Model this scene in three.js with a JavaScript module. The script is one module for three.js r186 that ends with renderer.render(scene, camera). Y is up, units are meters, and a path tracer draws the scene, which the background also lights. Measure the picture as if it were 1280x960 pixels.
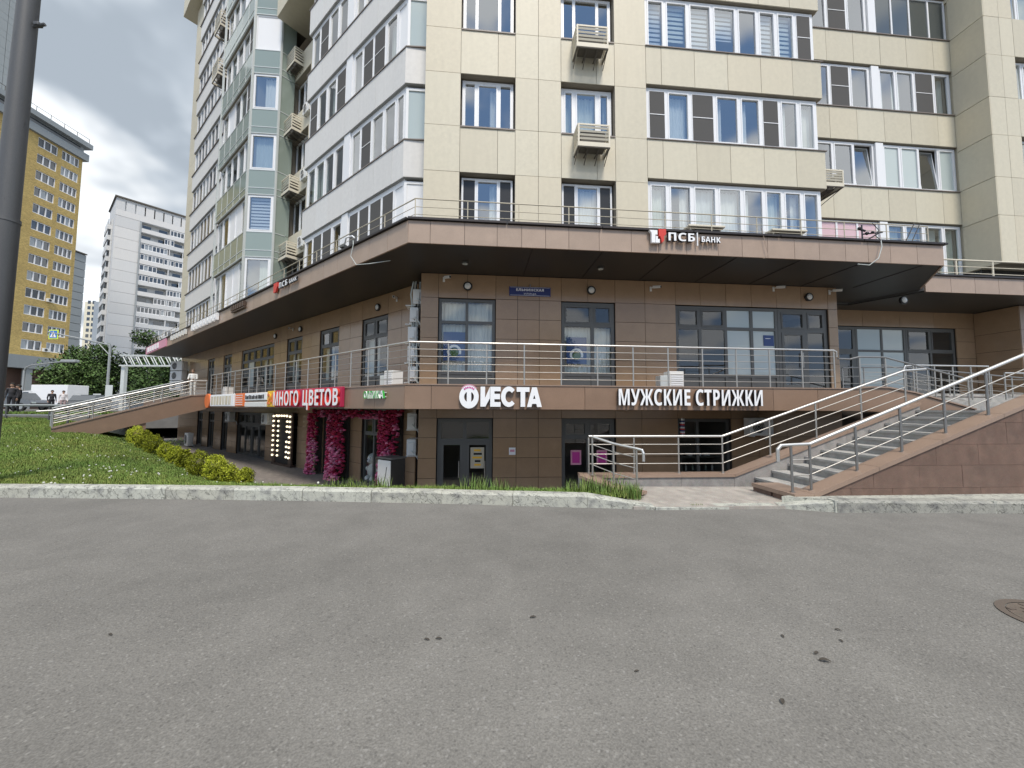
import * as THREE from 'three';
import { mergeGeometries, mergeVertices } from 'three/addons/utils/BufferGeometryUtils.js';
import { RoundedBoxGeometry } from 'three/addons/geometries/RoundedBoxGeometry.js';
import { TextGeometry } from 'three/addons/geometries/TextGeometry.js';
import { FontLoader } from 'three/addons/loaders/FontLoader.js';
import { ImprovedNoise } from 'three/addons/math/ImprovedNoise.js';
import { MarchingCubes } from 'three/addons/objects/MarchingCubes.js';

// ---------------------------------------------------------------- camera
const scene = new THREE.Scene();
const camera = new THREE.PerspectiveCamera(90, 4 / 3, 0.1, 2500);
camera.position.set(0, 1.6, 0);
camera.rotation.set(Math.atan(30.7 / 480), 0, 0.0047, 'XYZ');
const renderer = new THREE.WebGLRenderer();
renderer.toneMapping = THREE.LinearToneMapping;
renderer.toneMappingExposure = 1.27;
renderer.shadowMap.enabled = true;

// ---------------------------------------------------------------- random and noise
function mulberry(a) { return () => { a |= 0; a = a + 0x6D2B79F5 | 0; let t = Math.imul(a ^ a >>> 15, 1 | a); t = t + Math.imul(t ^ t >>> 7, 61 | t) ^ t; return ((t ^ t >>> 14) >>> 0) / 4294967296; }; }
const rnd = mulberry(20240611);
const rr = (a, b) => a + (b - a) * rnd();
const pn = new ImprovedNoise();
function fbm(x, y, z, oct = 5, gain = 0.5) { let s = 0, a = 1, n = 0; for (let i = 0; i < oct; i++) { s += a * pn.noise(x, y, z); n += a; a *= gain; x = x * 2.03 + 17.1; y = y * 2.03 + 5.7; z = z * 2.03 + 3.3; } return s / n; }
const clamp = (v, a, b) => Math.min(b, Math.max(a, v));
const sstep = (a, b, v) => { const t = clamp((v - a) / (b - a), 0, 1); return t * t * (3 - 2 * t); };

// ---------------------------------------------------------------- sky: broken cumulus over blue, closing to an even cover ahead
{
  const W = 1024, Hh = 512, data = new Float32Array(W * Hh * 4);
  for (let j = 0; j < Hh; j++) for (let i = 0; i < W; i++) {
    const el = ((j + 0.5) / Hh - 0.5) * Math.PI, az = ((i + 0.5) / W - 0.5) * 2 * Math.PI;
    const y = Math.sin(el), x = Math.cos(el) * Math.cos(az), z = Math.cos(el) * Math.sin(az);
    const up = Math.max(y, 0), k = 1 / (up + 0.22);
    const px = x * k, pz = z * k;
    const haze = Math.exp(-up * 5);
    const blue = [0.22 + 0.34 * haze, 0.39 + 0.32 * haze, 0.72 + 0.16 * haze];
    const n1 = fbm(px * 1.6 + 3.1, 2.7, pz * 1.6 + 9.4, 6, 0.53), n2 = fbm(px * 3 + 8, 5.2, pz * 3 + 1, 5, 0.55);
    const cover = 0.12 - 0.16 * z, veil = 0.02 - 0.30 * z;
    const n3 = fbm(px * 0.8 + 21, 9.2, pz * 0.8 + 4, 3);
    const m = sstep(-0.03, 0.10, n1 + 0.25 * n2 + cover);
    const thick = sstep(0.0, 0.55, n1 * 1.2 + 0.35 * n2 + veil);
    const lum = clamp(1.16 - 0.80 * thick + 0.28 * n2 + 0.22 * n3 + 0.04 * haze, 0.40, 1.0);
    const cool = sstep(0.75, 0.35, lum), cl = [lum * (0.95 - 0.08 * cool), lum, lum * (1.05 + 0.10 * cool)];
    const o = (j * W + i) * 4;
    for (let c = 0; c < 3; c++) { let v = blue[c] * (1 - m) + cl[c] * m; if (y < 0) v = [0.3, 0.3, 0.3][c]; data[o + c] = Math.max(0.02, v); }
    data[o + 3] = 1;
  }
  const sky = new THREE.DataTexture(data, W, Hh, THREE.RGBAFormat, THREE.FloatType);
  sky.mapping = THREE.EquirectangularReflectionMapping; sky.magFilter = THREE.LinearFilter; sky.minFilter = THREE.LinearFilter; sky.needsUpdate = true;
  scene.background = sky; scene.environment = sky;
}
// ---------------------------------------------------------------- sun behind thin cloud, high, behind the photographer
const sun = new THREE.DirectionalLight(0xfff5e8, 2.6);
sun.position.set(20, 105, 56); sun.target.position.set(0, 0, -12);
sun.castShadow = true; sun.shadow.radius = 24; sun.shadow.mapSize.set(2048, 2048);
Object.assign(sun.shadow.camera, { left: -60, right: 60, top: 60, bottom: -60, near: 1, far: 300 });
scene.add(sun, sun.target);

// ---------------------------------------------------------------- textures
function tex(n, fn, rep = 1, srgb = true) {
  const d = new Uint8Array(n * n * 4);
  for (let j = 0; j < n; j++) for (let i = 0; i < n; i++) { const v = fn(i / n, j / n, i, j), o = (j * n + i) * 4; const a = Array.isArray(v) ? v : [v, v, v]; for (let c = 0; c < 3; c++) d[o + c] = clamp(Math.round(a[c] * 255), 0, 255); d[o + 3] = 255; }
  const t = new THREE.DataTexture(d, n, n); t.wrapS = t.wrapT = THREE.RepeatWrapping; t.magFilter = THREE.LinearFilter; t.minFilter = THREE.LinearMipmapLinearFilter; t.generateMipmaps = true;
  if (srgb) t.colorSpace = THREE.SRGBColorSpace; t.repeat.set(rep, rep); t.needsUpdate = true; return t;
}
// noise that repeats over the unit square: four shifted copies blended
function tnoise(u, v, f, oct, s = 0) { const g = (a, b) => fbm(a * f + s, s * 1.7, b * f, oct); const w = sstep(0, 1, u), q = sstep(0, 1, v); return (g(u, v) * (1 - 0) * (1 - w) + g(u - 1, v) * w) * (1 - q) + (g(u, v - 1) * (1 - w) + g(u - 1, v - 1) * w) * q; }
const tGranite = tex(512, (u, v) => { const sp = rnd(); return 0.88 + 0.07 * tnoise(u, v, 5, 4, 3) + (sp < 0.14 ? -0.13 * rnd() : sp > 0.9 ? 0.09 * rnd() : 0.05 * (rnd() - 0.5)); }, 1 / 1.7);
const tRough = tex(512, (u, v) => { const sp = rnd(); return [0, 0, 0].map((_, c) => 0.8 + 0.2 * tnoise(u, v, 6, 4, 8) + (sp < 0.2 ? -0.28 * rnd() : sp > 0.85 ? 0.2 * rnd() : 0) + (c === 0 ? 0.03 * tnoise(u, v, 14, 2, 2) : 0)); }, 1 / 1.1);
const tPanel = tex(512, (u, v) => 0.93 + 0.018 * fbm(u * 24, 1.3, v * 1.6, 3) + 0.045 * tnoise(u, v, 26, 3, 1) + 0.018 * (rnd() - 0.5), 1 / 3.1);
const tConcrete = tex(512, (u, v) => { const c = Math.abs(tnoise(u, v, 5, 4, 11)), b = tnoise(u, v, 3, 4, 20); return 0.84 + 0.14 * b + 0.07 * (rnd() - 0.5) - (tnoise(u, v, 18, 3, 4) > 0.36 ? 0.10 : 0) - 0 * c; }, 1 / 1.6);
const aggregate = (() => { const n = 2048, a = new Float32Array(n * n); for (let i = 0; i < n * n; i++) a[i] = rnd(); return { n, a }; })();
const tAsphalt = tex(2048, (u, v, i, j) => {
  const { n, a } = aggregate, s = a[j * n + i] * 0.5 + a[(j >> 1) * n + (i >> 1)] * 0.5, big = a[((j / 3) | 0) * n + ((i / 3) | 0) + 77];
  const patch = (fbm(u * 5 + 3, 1.3, v * 5, 4)) * 0.10 + fbm(u * 22, 4.3, v * 22, 3) * 0.07;
  let g = 0.85 + patch * 0.9 + 0.03 * fbm(u * 2.2, 8.8, v * 9, 3) + (s - 0.5) * 0.21 + (big > 0.97 ? 0.12 : big < 0.04 ? -0.09 : 0);
  return [g * 1.0, g * 0.995, g * 0.975];
}, 1 / 9);
const bAsphalt = tex(1024, (u, v, i, j) => { const { n, a } = aggregate; return 0.5 + (a[(j >> 1) * n + (i >> 1)] - 0.5) * 0.9; }, 1 / 4.5, false);
const tKerb = tex(1024, (u, v) => { const w = 0.06 * fbm(u * 9, 2, v * 9, 3), c1 = Math.abs(tnoise(u + w, v - w, 11, 3, 31)), c2 = Math.abs(tnoise(u - w, v + w, 23, 3, 47)), b = tnoise(u, v, 4, 4, 20), worn = sstep(-0.05, 0.35, tnoise(u, v, 9, 5, 60)); let g = 0.90 + 0.08 * b + 0.05 * (rnd() - 0.5); if (c1 < 0.03) g -= 0.26 * (1 - c1 / 0.03); if (c2 < 0.03) g -= 0.20 * (1 - c2 / 0.03); g -= worn * (0.16 + 0.12 * rnd()); return [g, g * 1.0, g * (0.965 + 0.03 * worn)]; }, 1 / 1.9);
const tYellowBrick = tex(512, (u, v, i, j) => { const r = j >> 3, x = i + (r & 1) * 11, jb = (j & 7) === 0 || x % 22 === 0; const q = aggregate.a[r * 2048 + ((x / 22) | 0)]; return jb ? 0.66 : 0.8 + 0.18 * q; }, 1 / 5.5);

// ---------------------------------------------------------------- materials
const M = {};
function mat(name, r, g, b, o = {}) { const C = o.physical ? THREE.MeshPhysicalMaterial : THREE.MeshStandardMaterial; const p = { ...o }; delete p.physical; const m = new C({ roughness: 0.8, ...p }); m.color.setRGB(r, g, b); m.name = name; M[name] = m; return m; }
const variants = (name, n, rgb, spread, o) => { M[name] = []; for (let i = 0; i < n; i++) { const k = 1 + (i / (n - 1) - 0.5) * 2 * spread, h = (rnd() - 0.5) * spread * 0.5; M[name].push(mat(name + '_tone_' + 'abcdefgh'[i], rgb[0] * k * (1 + h), rgb[1] * k, rgb[2] * k * (1 - h), o)); } M[name] = M[name].slice(); };
{
  const list = (name, n, rgb, spread, o) => { const out = []; for (let i = 0; i < n; i++) { const k = 1 + (i / (n - 1) - 0.5) * 2 * spread, h = (rnd() - 0.5) * spread * 0.5; out.push(mat(name + 'abcdefgh'[i], rgb[0] * k * (1 + h), rgb[1] * k, rgb[2] * k * (1 - h), o)); } M[name] = out; };
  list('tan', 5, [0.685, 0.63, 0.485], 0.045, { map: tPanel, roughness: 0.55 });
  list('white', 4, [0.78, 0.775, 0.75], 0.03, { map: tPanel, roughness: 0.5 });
  list('stone', 6, [0.47, 0.315, 0.19], 0.05, { map: tGranite, roughness: 0.17 });
  list('fascia', 5, [0.49, 0.37, 0.285], 0.05, { map: tGranite, roughness: 0.4 });
  list('band', 5, [0.335, 0.222, 0.152], 0.07, { map: tGranite, roughness: 0.34 });
  list('plinth', 6, [0.255, 0.162, 0.122], 0.05, { map: tRough, roughness: 0.75 });
  list('greenGlass', 3, [0.275, 0.325, 0.28], 0.06, { physical: true, roughness: 0.06, ior: 1.9 });
  list('kerb', 4, [0.57, 0.575, 0.54], 0.05, { map: tKerb, roughness: 0.92 });
  list('kerbGrey', 3, [0.40, 0.40, 0.385], 0.05, { map: tKerb, roughness: 0.92 });
  list('yellowWall', 3, [0.66, 0.485, 0.18], 0.04, { map: tYellowBrick, roughness: 0.9 });
  list('towerPanel', 4, [0.74, 0.75, 0.75], 0.05, { map: tPanel, roughness: 0.85 });
}
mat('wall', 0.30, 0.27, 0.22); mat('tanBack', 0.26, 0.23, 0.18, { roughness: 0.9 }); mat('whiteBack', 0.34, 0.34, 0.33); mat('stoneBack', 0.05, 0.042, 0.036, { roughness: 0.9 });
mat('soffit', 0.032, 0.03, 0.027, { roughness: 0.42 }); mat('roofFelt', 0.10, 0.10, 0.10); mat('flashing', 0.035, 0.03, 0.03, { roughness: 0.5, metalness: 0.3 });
mat('upvc', 0.80, 0.81, 0.82, { roughness: 0.35 }); mat('aluGrey', 0.125, 0.125, 0.118, { roughness: 0.45, metalness: 0.25 }); mat('aluPale', 0.60, 0.63, 0.61, { roughness: 0.4, metalness: 0.2 });
mat('sill', 0.20, 0.17, 0.15, { roughness: 0.5 });
M.glass = ['a', 'b', 'c'].map((k, i) => mat('pane_glass_' + k, [0.86, 0.80, 0.84][i], [0.90, 0.86, 0.90][i], [0.90, 0.88, 0.87][i], { physical: true, transmission: 1, thickness: 0, roughness: 0, ior: 3.6 }));
mat('shopGlass', 0.90, 0.93, 0.91, { physical: true, transmission: 1, thickness: 0, roughness: 0, ior: 1.85 });
mat('farGlass', 0.035, 0.042, 0.05, { physical: true, roughness: 0.05, ior: 2.0 });
mat('farGlassPale', 0.30, 0.33, 0.35, { physical: true, roughness: 0.12, ior: 1.8 });
mat('screen', 0.085, 0.083, 0.08, { roughness: 0.9 }); mat('blackPanel', 0.022, 0.022, 0.022, { roughness: 0.25 });
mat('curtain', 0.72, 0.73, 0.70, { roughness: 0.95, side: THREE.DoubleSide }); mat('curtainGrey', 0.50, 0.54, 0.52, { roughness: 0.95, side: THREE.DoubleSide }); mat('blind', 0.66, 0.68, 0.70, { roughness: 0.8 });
mat('room', 0.20, 0.19, 0.17, { roughness: 0.95 }); mat('shopRoom', 0.12, 0.11, 0.10, { roughness: 0.95 }); mat('smokedGlass', 0.07, 0.08, 0.078, { physical: true, roughness: 0.08, ior: 1.8 }); mat('filmGlass', 0.47, 0.54, 0.53, { physical: true, roughness: 0.08, ior: 1.7 });
mat('steel', 0.50, 0.48, 0.44, { metalness: 1, roughness: 0.46 }); mat('steelBright', 0.70, 0.685, 0.65, { metalness: 1, roughness: 0.42 }); mat('steelDull', 0.30, 0.295, 0.285, { metalness: 0.85, roughness: 0.42 });
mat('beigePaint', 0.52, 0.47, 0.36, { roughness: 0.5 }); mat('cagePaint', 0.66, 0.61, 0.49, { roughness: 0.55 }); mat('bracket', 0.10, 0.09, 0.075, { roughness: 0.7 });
mat('acWhite', 0.70, 0.70, 0.67, { roughness: 0.5 }); mat('dark', 0.02, 0.02, 0.02, { roughness: 0.6 }); mat('rubber', 0.025, 0.025, 0.025, { roughness: 0.85 });
mat('letterWhite', 0.86, 0.87, 0.88, { roughness: 0.45 }); mat('letterSide', 0.03, 0.03, 0.035, { roughness: 0.5 }); mat('red', 0.62, 0.045, 0.03, { roughness: 0.45 }); mat('orange', 0.80, 0.20, 0.06, { roughness: 0.45 }); mat('crimson', 0.42, 0.02, 0.07, { roughness: 0.5 });
mat('yellow', 0.85, 0.50, 0.03, { roughness: 0.45 }); mat('greenSign', 0.05, 0.42, 0.07, { roughness: 0.45 }); mat('posterBlue', 0.05, 0.09, 0.24, { roughness: 0.6 }); mat('navy', 0.022, 0.035, 0.16, { roughness: 0.35 }); mat('pink', 0.55, 0.04, 0.30, { roughness: 0.5 }); mat('pinkPale', 0.66, 0.30, 0.40, { roughness: 0.5 }); mat('brownSign', 0.085, 0.055, 0.04, { roughness: 0.5 });
mat('asphalt', 0.236, 0.230, 0.220, { map: tAsphalt, bumpMap: bAsphalt, bumpScale: 0.003, roughness: 0.93 }); mat('paving', 0.58, 0.53, 0.47, { map: tRough, roughness: 0.9 }); mat('pitFloor', 0.34, 0.30, 0.265, { map: tRough, roughness: 0.85 });
mat('stepStone', 0.60, 0.585, 0.55, { map: tRough, roughness: 0.85 }); mat('greyGranite', 0.50, 0.47, 0.44, { map: tRough, roughness: 0.7 }); mat('capStone', 0.40, 0.285, 0.215, { map: tGranite, roughness: 0.35 });
mat('soil', 0.085, 0.075, 0.04, { map: tRough, roughness: 1 }); mat('farPaving', 0.24, 0.235, 0.225, { map: tConcrete, roughness: 0.95 });
mat('pole', 0.13, 0.135, 0.14, { map: tConcrete, roughness: 0.55, metalness: 0.2 }); mat('galv', 0.36, 0.38, 0.38, { roughness: 0.5, metalness: 0.4 }); mat('bark', 0.075, 0.058, 0.042, { map: tRough, roughness: 1 });
mat('leafDark', 0.07, 0.13, 0.035, { roughness: 0.75, side: THREE.DoubleSide, }); mat('leafMid', 0.085, 0.15, 0.04, { roughness: 0.75, side: THREE.DoubleSide }); mat('leafLime', 0.48, 0.55, 0.035, { roughness: 0.75, side: THREE.DoubleSide });
mat('grass', 0.135, 0.225, 0.042, { roughness: 0.85, side: THREE.DoubleSide }); mat('grassDry', 0.20, 0.26, 0.065, { roughness: 0.9, side: THREE.DoubleSide }); mat('clover', 0.70, 0.70, 0.62, { roughness: 0.9, side: THREE.DoubleSide });
mat('weed', 0.13, 0.21, 0.045, { roughness: 0.85, side: THREE.DoubleSide }); mat('pinkGlass', 0.72, 0.50, 0.52, { physical: true, roughness: 0.12, ior: 1.6 });
mat('petal', 1, 1, 1, { roughness: 0.75, side: THREE.DoubleSide });
mat('lampGlobe', 0.72, 0.72, 0.68, { roughness: 0.3 }); mat('bulb', 0.9, 0.85, 0.7, { roughness: 0.4, emissive: new THREE.Color(1, 0.86, 0.6), emissiveIntensity: 1.6 });
mat('vanWhite', 0.80, 0.81, 0.82, { physical: true, roughness: 0.3, clearcoat: 0.6 }); mat('carDark', 0.03, 0.032, 0.036, { physical: true, roughness: 0.3, clearcoat: 1 }); mat('carGrey', 0.10, 0.105, 0.11, { physical: true, roughness: 0.3, clearcoat: 1 });
mat('cream', 0.70, 0.66, 0.52, { roughness: 0.9 }); mat('greySlab', 0.33, 0.36, 0.37, { map: tPanel, roughness: 0.9 }); mat('greyPanel', 0.40, 0.43, 0.43, { map: tPanel, roughness: 0.9 }); mat('storefront', 0.12, 0.07, 0.05, { roughness: 0.8 });
mat('iron', 0.13, 0.105, 0.085, { roughness: 0.8, metalness: 0.3 }); mat('deadLeaf', 0.06, 0.052, 0.042, { roughness: 1, side: THREE.DoubleSide });

// ---------------------------------------------------------------- geometry helpers (uv in metres)
const UP = new THREE.Vector3(0, 1, 0);
function bx(x0, x1, y0, y1, z0, z1, ou = 0, ov = 0) {
  const g = new THREE.BoxGeometry(x1 - x0, y1 - y0, z1 - z0), uv = g.attributes.uv, p = g.attributes.position, n = g.attributes.normal;
  g.translate((x0 + x1) / 2, (y0 + y1) / 2, (z0 + z1) / 2);
  for (let i = 0; i < p.count; i++) { const ax = Math.abs(n.getX(i)), ay = Math.abs(n.getY(i)); uv.setXY(i, (ax > 0.5 ? p.getZ(i) : p.getX(i)) + ou, (ay > 0.5 ? p.getZ(i) : p.getY(i)) + ov); }
  return g;
}
function rbx(w, h, d, r, x = 0, y = 0, z = 0) { const g = new RoundedBoxGeometry(w, h, d, 2, r); g.translate(x, y, z); return g; }
function tube(a, b, r, seg = 8, r2 = r) {
  const A = new THREE.Vector3(...a), B = new THREE.Vector3(...b), L = A.distanceTo(B), g = new THREE.CylinderGeometry(r2, r, L, seg);
  g.translate(0, L / 2, 0); g.applyQuaternion(new THREE.Quaternion().setFromUnitVectors(UP, B.clone().sub(A).normalize())); g.translate(A.x, A.y, A.z); return g;
}
const ball = (x, y, z, r, a = 10, b = 7) => { const g = new THREE.SphereGeometry(r, a, b); g.translate(x, y, z); return g; };
function path3(pts, r, seg = 8) { // smooth-jointed pipe
  const out = []; for (let i = 0; i + 1 < pts.length; i++) { out.push(tube(pts[i], pts[i + 1], r, seg)); if (i) out.push(ball(...pts[i], r * 1.001, seg, 6)); } return merge(out);
}
function merge(list) { const l = list.map(g => { const q = g.index ? g.toNonIndexed() : g; for (const k of Object.keys(q.attributes)) if (!['position', 'normal', 'uv', 'color'].includes(k)) q.deleteAttribute(k); return q; }); const g = mergeGeometries(l, false); if (!g) throw new Error('merge failed'); return g; }
// upright prism over a plan polygon of [x, z] (any frame), y0..y1
function prism(pts, y0, y1) {
  const sh = new THREE.Shape(pts.map(([x, z]) => new THREE.Vector2(x, -z))); const g = new THREE.ExtrudeGeometry(sh, { depth: y1 - y0, bevelEnabled: false }); g.rotateX(-Math.PI / 2); g.translate(0, y0, 0); return g;
}
// profile polygon of [x, y] with thickness along z
function slab(pts, z0, z1, holes = []) { const sh = new THREE.Shape(pts.map(p => new THREE.Vector2(...p))); for (const h of holes) sh.holes.push(new THREE.Path(h.map(p => new THREE.Vector2(...p)))); const g = new THREE.ExtrudeGeometry(sh, { depth: z1 - z0, bevelEnabled: false }); g.translate(0, 0, z0); return g; }
function sheet(pts, y) { const sh = new THREE.Shape(pts.map(([x, z]) => new THREE.Vector2(x, -z))); const g = new THREE.ShapeGeometry(sh); g.rotateX(-Math.PI / 2); g.translate(0, y, 0); return g; }

// ---------------------------------------------------------------- scene helpers
const counts = {};
function numbered(n) { const c = counts[n] = (counts[n] ?? -1) + 1; return c ? n + '_' + String(c).padStart(3, '0') : n; }
function tag(o, label, category, group) { o.userData.label = label; o.userData.category = category; if (group) o.userData.group = group; return o; }
function mesh(name, g, m, parent) { const o = new THREE.Mesh(g, m); o.name = name; o.castShadow = o.receiveShadow = true; parent.add(o); return o; }
function thing(name, label, category, pos = [0, 0, 0], turn = 0, group) { const o = new THREE.Group(); o.name = numbered(name); o.position.set(...pos); o.rotation.y = turn; scene.add(o); return tag(o, label, category, group); }
function solo(name, g, m, label, category, group) { const o = mesh(numbered(name), g, m, scene); return tag(o, label, category, group); }
function struct(name, g, m, kind = 'structure') { const o = mesh(numbered(name), g, m, scene); o.userData.kind = kind; return o; }
function copy(src, pos, turn, label) { const c = src.clone(); c.name = numbered(src.name.replace(/_\d+$/, '')); scene.add(c); if (pos) c.position.set(...pos); if (turn !== undefined) c.rotation.y = turn; if (label) c.userData.label = label; return c; }

// ---------------------------------------------------------------- building frames: x along the face, y up, z out of it
const O = new THREE.Vector3(-2.652, 0, -9.480);
const A1 = 5.2 * Math.PI / 180, A2 = -38.5 * Math.PI / 180;
const FR = { f: A1, l: A2 };
function W(fr, x, y, z) { const a = FR[fr]; return [O.x + x * Math.cos(a) + z * Math.sin(a), y, O.z - x * Math.sin(a) + z * Math.cos(a)]; }
function put(o, fr, x, y, z, root) { const p = W(fr, x, y, z); o.position.set(p[0] - (root ? root.position.x : 0), p[1] - (root ? root.position.y : 0), p[2] - (root ? root.position.z : 0)); o.rotation.y = FR[fr]; return o; }
const S = k => 7.33 + 3.32 * k, HD = k => 9.12 + 3.32 * k;   // window sills and heads of the flats
// ================================================================ the apartment block
const bld = thing('apartment_building', 'tall beige and white apartment block over a brown stone shop podium', 'apartment building', [O.x, 0, O.z]);
const rooms = [], shopRooms = [];
function boxAbs(fr, x0, x1, y0, y1, z0, z1) { const g = bx(x0, x1, y0, y1, z0, z1, rnd() * 3, rnd() * 3); g.rotateY(FR[fr]); return g; }   // relative to the block's origin
function panels(name, fr, rows, z, mats, backMat, { gap = 0.013, thick = 0.03, back = 0.30, parent = bld, backName = 'wall' } = {}) {
  const backs = [];
  for (const { y0, y1, xs, open = [] } of rows) for (let i = 0; i + 1 < xs.length; i++) {
    const a = xs[i], b = xs[i + 1], c = (a + b) / 2;
    if (open.some(([p, q]) => c > p && c < q)) continue;
    const t = thick + rr(-0.002, 0.002), g = bx(-(b - a) / 2 + gap / 2, (b - a) / 2 - gap / 2, -(y1 - y0) / 2 + gap / 2, (y1 - y0) / 2 - gap / 2, -thick, t - thick, rnd() * 5, rnd() * 5);
    put(mesh(name, g, mats[(rnd() * mats.length) | 0], parent), fr, c, (y0 + y1) / 2, z, bld);
    if (backMat) backs.push(boxAbs(fr, a, b, y0, y1, z - back, z - thick - 0.006));
  }
  if (backs.length) mesh(backName, merge(backs), backMat, parent);
}
function room(fr, x0, x1, y0, y1, z, depth, list = rooms) {
  const t = 0.05, q = (...a) => list.push(boxAbs(fr, ...a));
  q(x0 - t, x1 + t, y0 - t, y1 + t, z - depth - t, z - depth); q(x0 - t, x0, y0, y1, z - depth, z - 0.05); q(x1, x1 + t, y0, y1, z - depth, z - 0.05); q(x0 - t, x1 + t, y1, y1 + t, z - depth, z - 0.05); q(x0 - t, x1 + t, y0 - t, y0, z - depth, z - 0.05);
}
function pleats(w, h, seed) { // a hanging curtain with soft folds
  const n = Math.max(8, Math.round(w / 0.035)), g = new THREE.PlaneGeometry(w, h, n, 1), p = g.attributes.position; for (let i = 0; i < p.count; i++) p.setZ(i, 0.022 * Math.sin(p.getX(i) * 52 + seed) + 0.014 * Math.sin(p.getX(i) * 23 + seed * 2)); g.translate(w / 2, h / 2, 0); g.computeVertexNormals(); return g;
}
// a glazed frame. xs, ys are bar centre lines; cells[row from the bottom] is one letter per light
function glazing(fr, xs, ys, z, cells, o = {}) {
  const { fw = 0.07, fd = 0.08, fm = M.upvc, roomDepth = 1.7, roomList = rooms, inner = true, glass = M.glass, sillOut = 0, parent = bld, name = 'window' } = o;
  const w = new THREE.Group(); w.name = name; parent.add(w); put(w, fr, xs[0], ys[0], z, bld);
  const X = xs.map(v => v - xs[0]), Y = ys.map(v => v - ys[0]), wid = X[X.length - 1], hei = Y[Y.length - 1], fg = [];
  for (let i = 0; i < X.length; i++) { const e = i === 0 ? [0, fw] : i === X.length - 1 ? [-fw, 0] : [-fw / 2, fw / 2]; fg.push(bx(X[i] + e[0], X[i] + e[1], 0, hei, -fd, 0)); }
  for (let j = 0; j < Y.length; j++) { const e = j === 0 ? [0, fw] : j === Y.length - 1 ? [-fw, 0] : [-fw / 2, fw / 2]; for (let i = 0; i + 1 < X.length; i++) { const l = X[i] + (i ? fw / 2 : fw), r = X[i + 1] - (i + 2 < X.length ? fw / 2 : fw); fg.push(bx(l, r, Y[j] + e[0], Y[j] + e[1], -fd + 0.002, -0.002)); } }
  for (let j = 0; j + 1 < Y.length; j++) for (let i = 0; i + 1 < X.length; i++) {
    const c = (cells[j] || '')[i] || '.'; if (c === ' ') continue;
    let l = X[i] + (i ? fw / 2 : fw), r = X[i + 1] - (i + 2 < X.length ? fw / 2 : fw), b = Y[j] + (j ? fw / 2 : fw), t = Y[j + 1] - (j + 2 < Y.length ? fw / 2 : fw);
    if ('wkmp'.includes(c)) { mesh('infill_panel', bx(l, r, b, t, -0.06, -0.03), c === 'w' ? M.upvc : c === 'p' ? M.pinkGlass : c === 'k' ? M.blackPanel : M.aluGrey, w); continue; }
    const sash = 'cbsvtgf.'.includes(c) && inner ? 0.045 : c === 'd' ? 0.09 : c === 'v' ? 0.055 : 0;
    if (sash && !('.' === c && !o.allSash)) {
      const k = sash, sg = merge([bx(l, l + k, b, t, -0.06, 0.014), bx(r - k, r, b, t, -0.06, 0.014), bx(l + k, r - k, b, b + k, -0.06, 0.012), bx(l + k, r - k, t - k, t, -0.06, 0.012)]);
      if (c === 't') { sg.translate(0, -b, 0); sg.rotateX(-0.10); sg.translate(0, b, -0.02); }
      mesh('sash', sg, fm, w); l += k; r -= k; b += k; t -= k;
    }
    const pw = r - l, ph = t - b; if (pw < 0.05) continue;
    const pane = mesh('pane', bx(-pw / 2, pw / 2, -ph / 2, ph / 2, -0.003, 0), c === 'f' ? M.filmGlass : c === 'x' ? M.smokedGlass : Array.isArray(glass) ? glass[(rnd() * glass.length) | 0] : glass, w);
    pane.geometry = new THREE.PlaneGeometry(pw, ph); pane.position.set((l + r) / 2, (b + t) / 2, -0.03); pane.rotation.set(rr(-0.012, 0.012), rr(-0.012, 0.012), 0);
    if (c === 't') { pane.rotation.x = -0.10; pane.position.z = -0.09; }
    if (c === 's') { mesh('insect_screen', merge([bx(l - 0.02, r + 0.02, b - 0.02, t + 0.02, 0.016, 0.02)]), M.screen, w); mesh('screen_bar', merge([bx(l - 0.02, r + 0.02, (b + t) / 2 - 0.012, (b + t) / 2 + 0.012, 0.021, 0.032)]), fm, w); }
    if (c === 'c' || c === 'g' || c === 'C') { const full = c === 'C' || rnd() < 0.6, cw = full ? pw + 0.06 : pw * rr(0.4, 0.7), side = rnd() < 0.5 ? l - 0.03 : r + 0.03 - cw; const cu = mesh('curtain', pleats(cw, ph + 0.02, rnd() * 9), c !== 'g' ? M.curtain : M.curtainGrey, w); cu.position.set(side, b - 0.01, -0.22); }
    if (c === 'b') { const bl = [], st = 0.17, low = b + ph * (rnd() < 0.4 ? rr(0.2, 0.5) : 0.02); for (let y = t; y > low; y -= st) bl.push(bx(l, r, Math.max(low, y - st * 0.6), y, -0.16, -0.155)); mesh('blind', merge(bl), M.blind, w); }
    if (c === 'd') mesh('handle', merge([tube([r - 0.03, (b + t) / 2 - 0.25, 0.05], [r - 0.03, (b + t) / 2 + 0.25, 0.05], 0.016), tube([r - 0.03, (b + t) / 2 - 0.2, 0], [r - 0.03, (b + t) / 2 - 0.2, 0.05], 0.01), tube([r - 0.03, (b + t) / 2 + 0.2, 0], [r - 0.03, (b + t) / 2 + 0.2, 0.05], 0.01)]), M.steel, w);
  }
  mesh('frame', merge(fg), fm, w);
  if (sillOut) mesh('sill', bx(-0.04, wid + 0.04, -0.05, -0.006, -0.05, sillOut), M.sill, w);
  if (roomDepth) room(fr, xs[0], xs[xs.length - 1], ys[0], ys[ys.length - 1], z - 0.09, roomDepth, roomList);
  return w;
}

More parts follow.
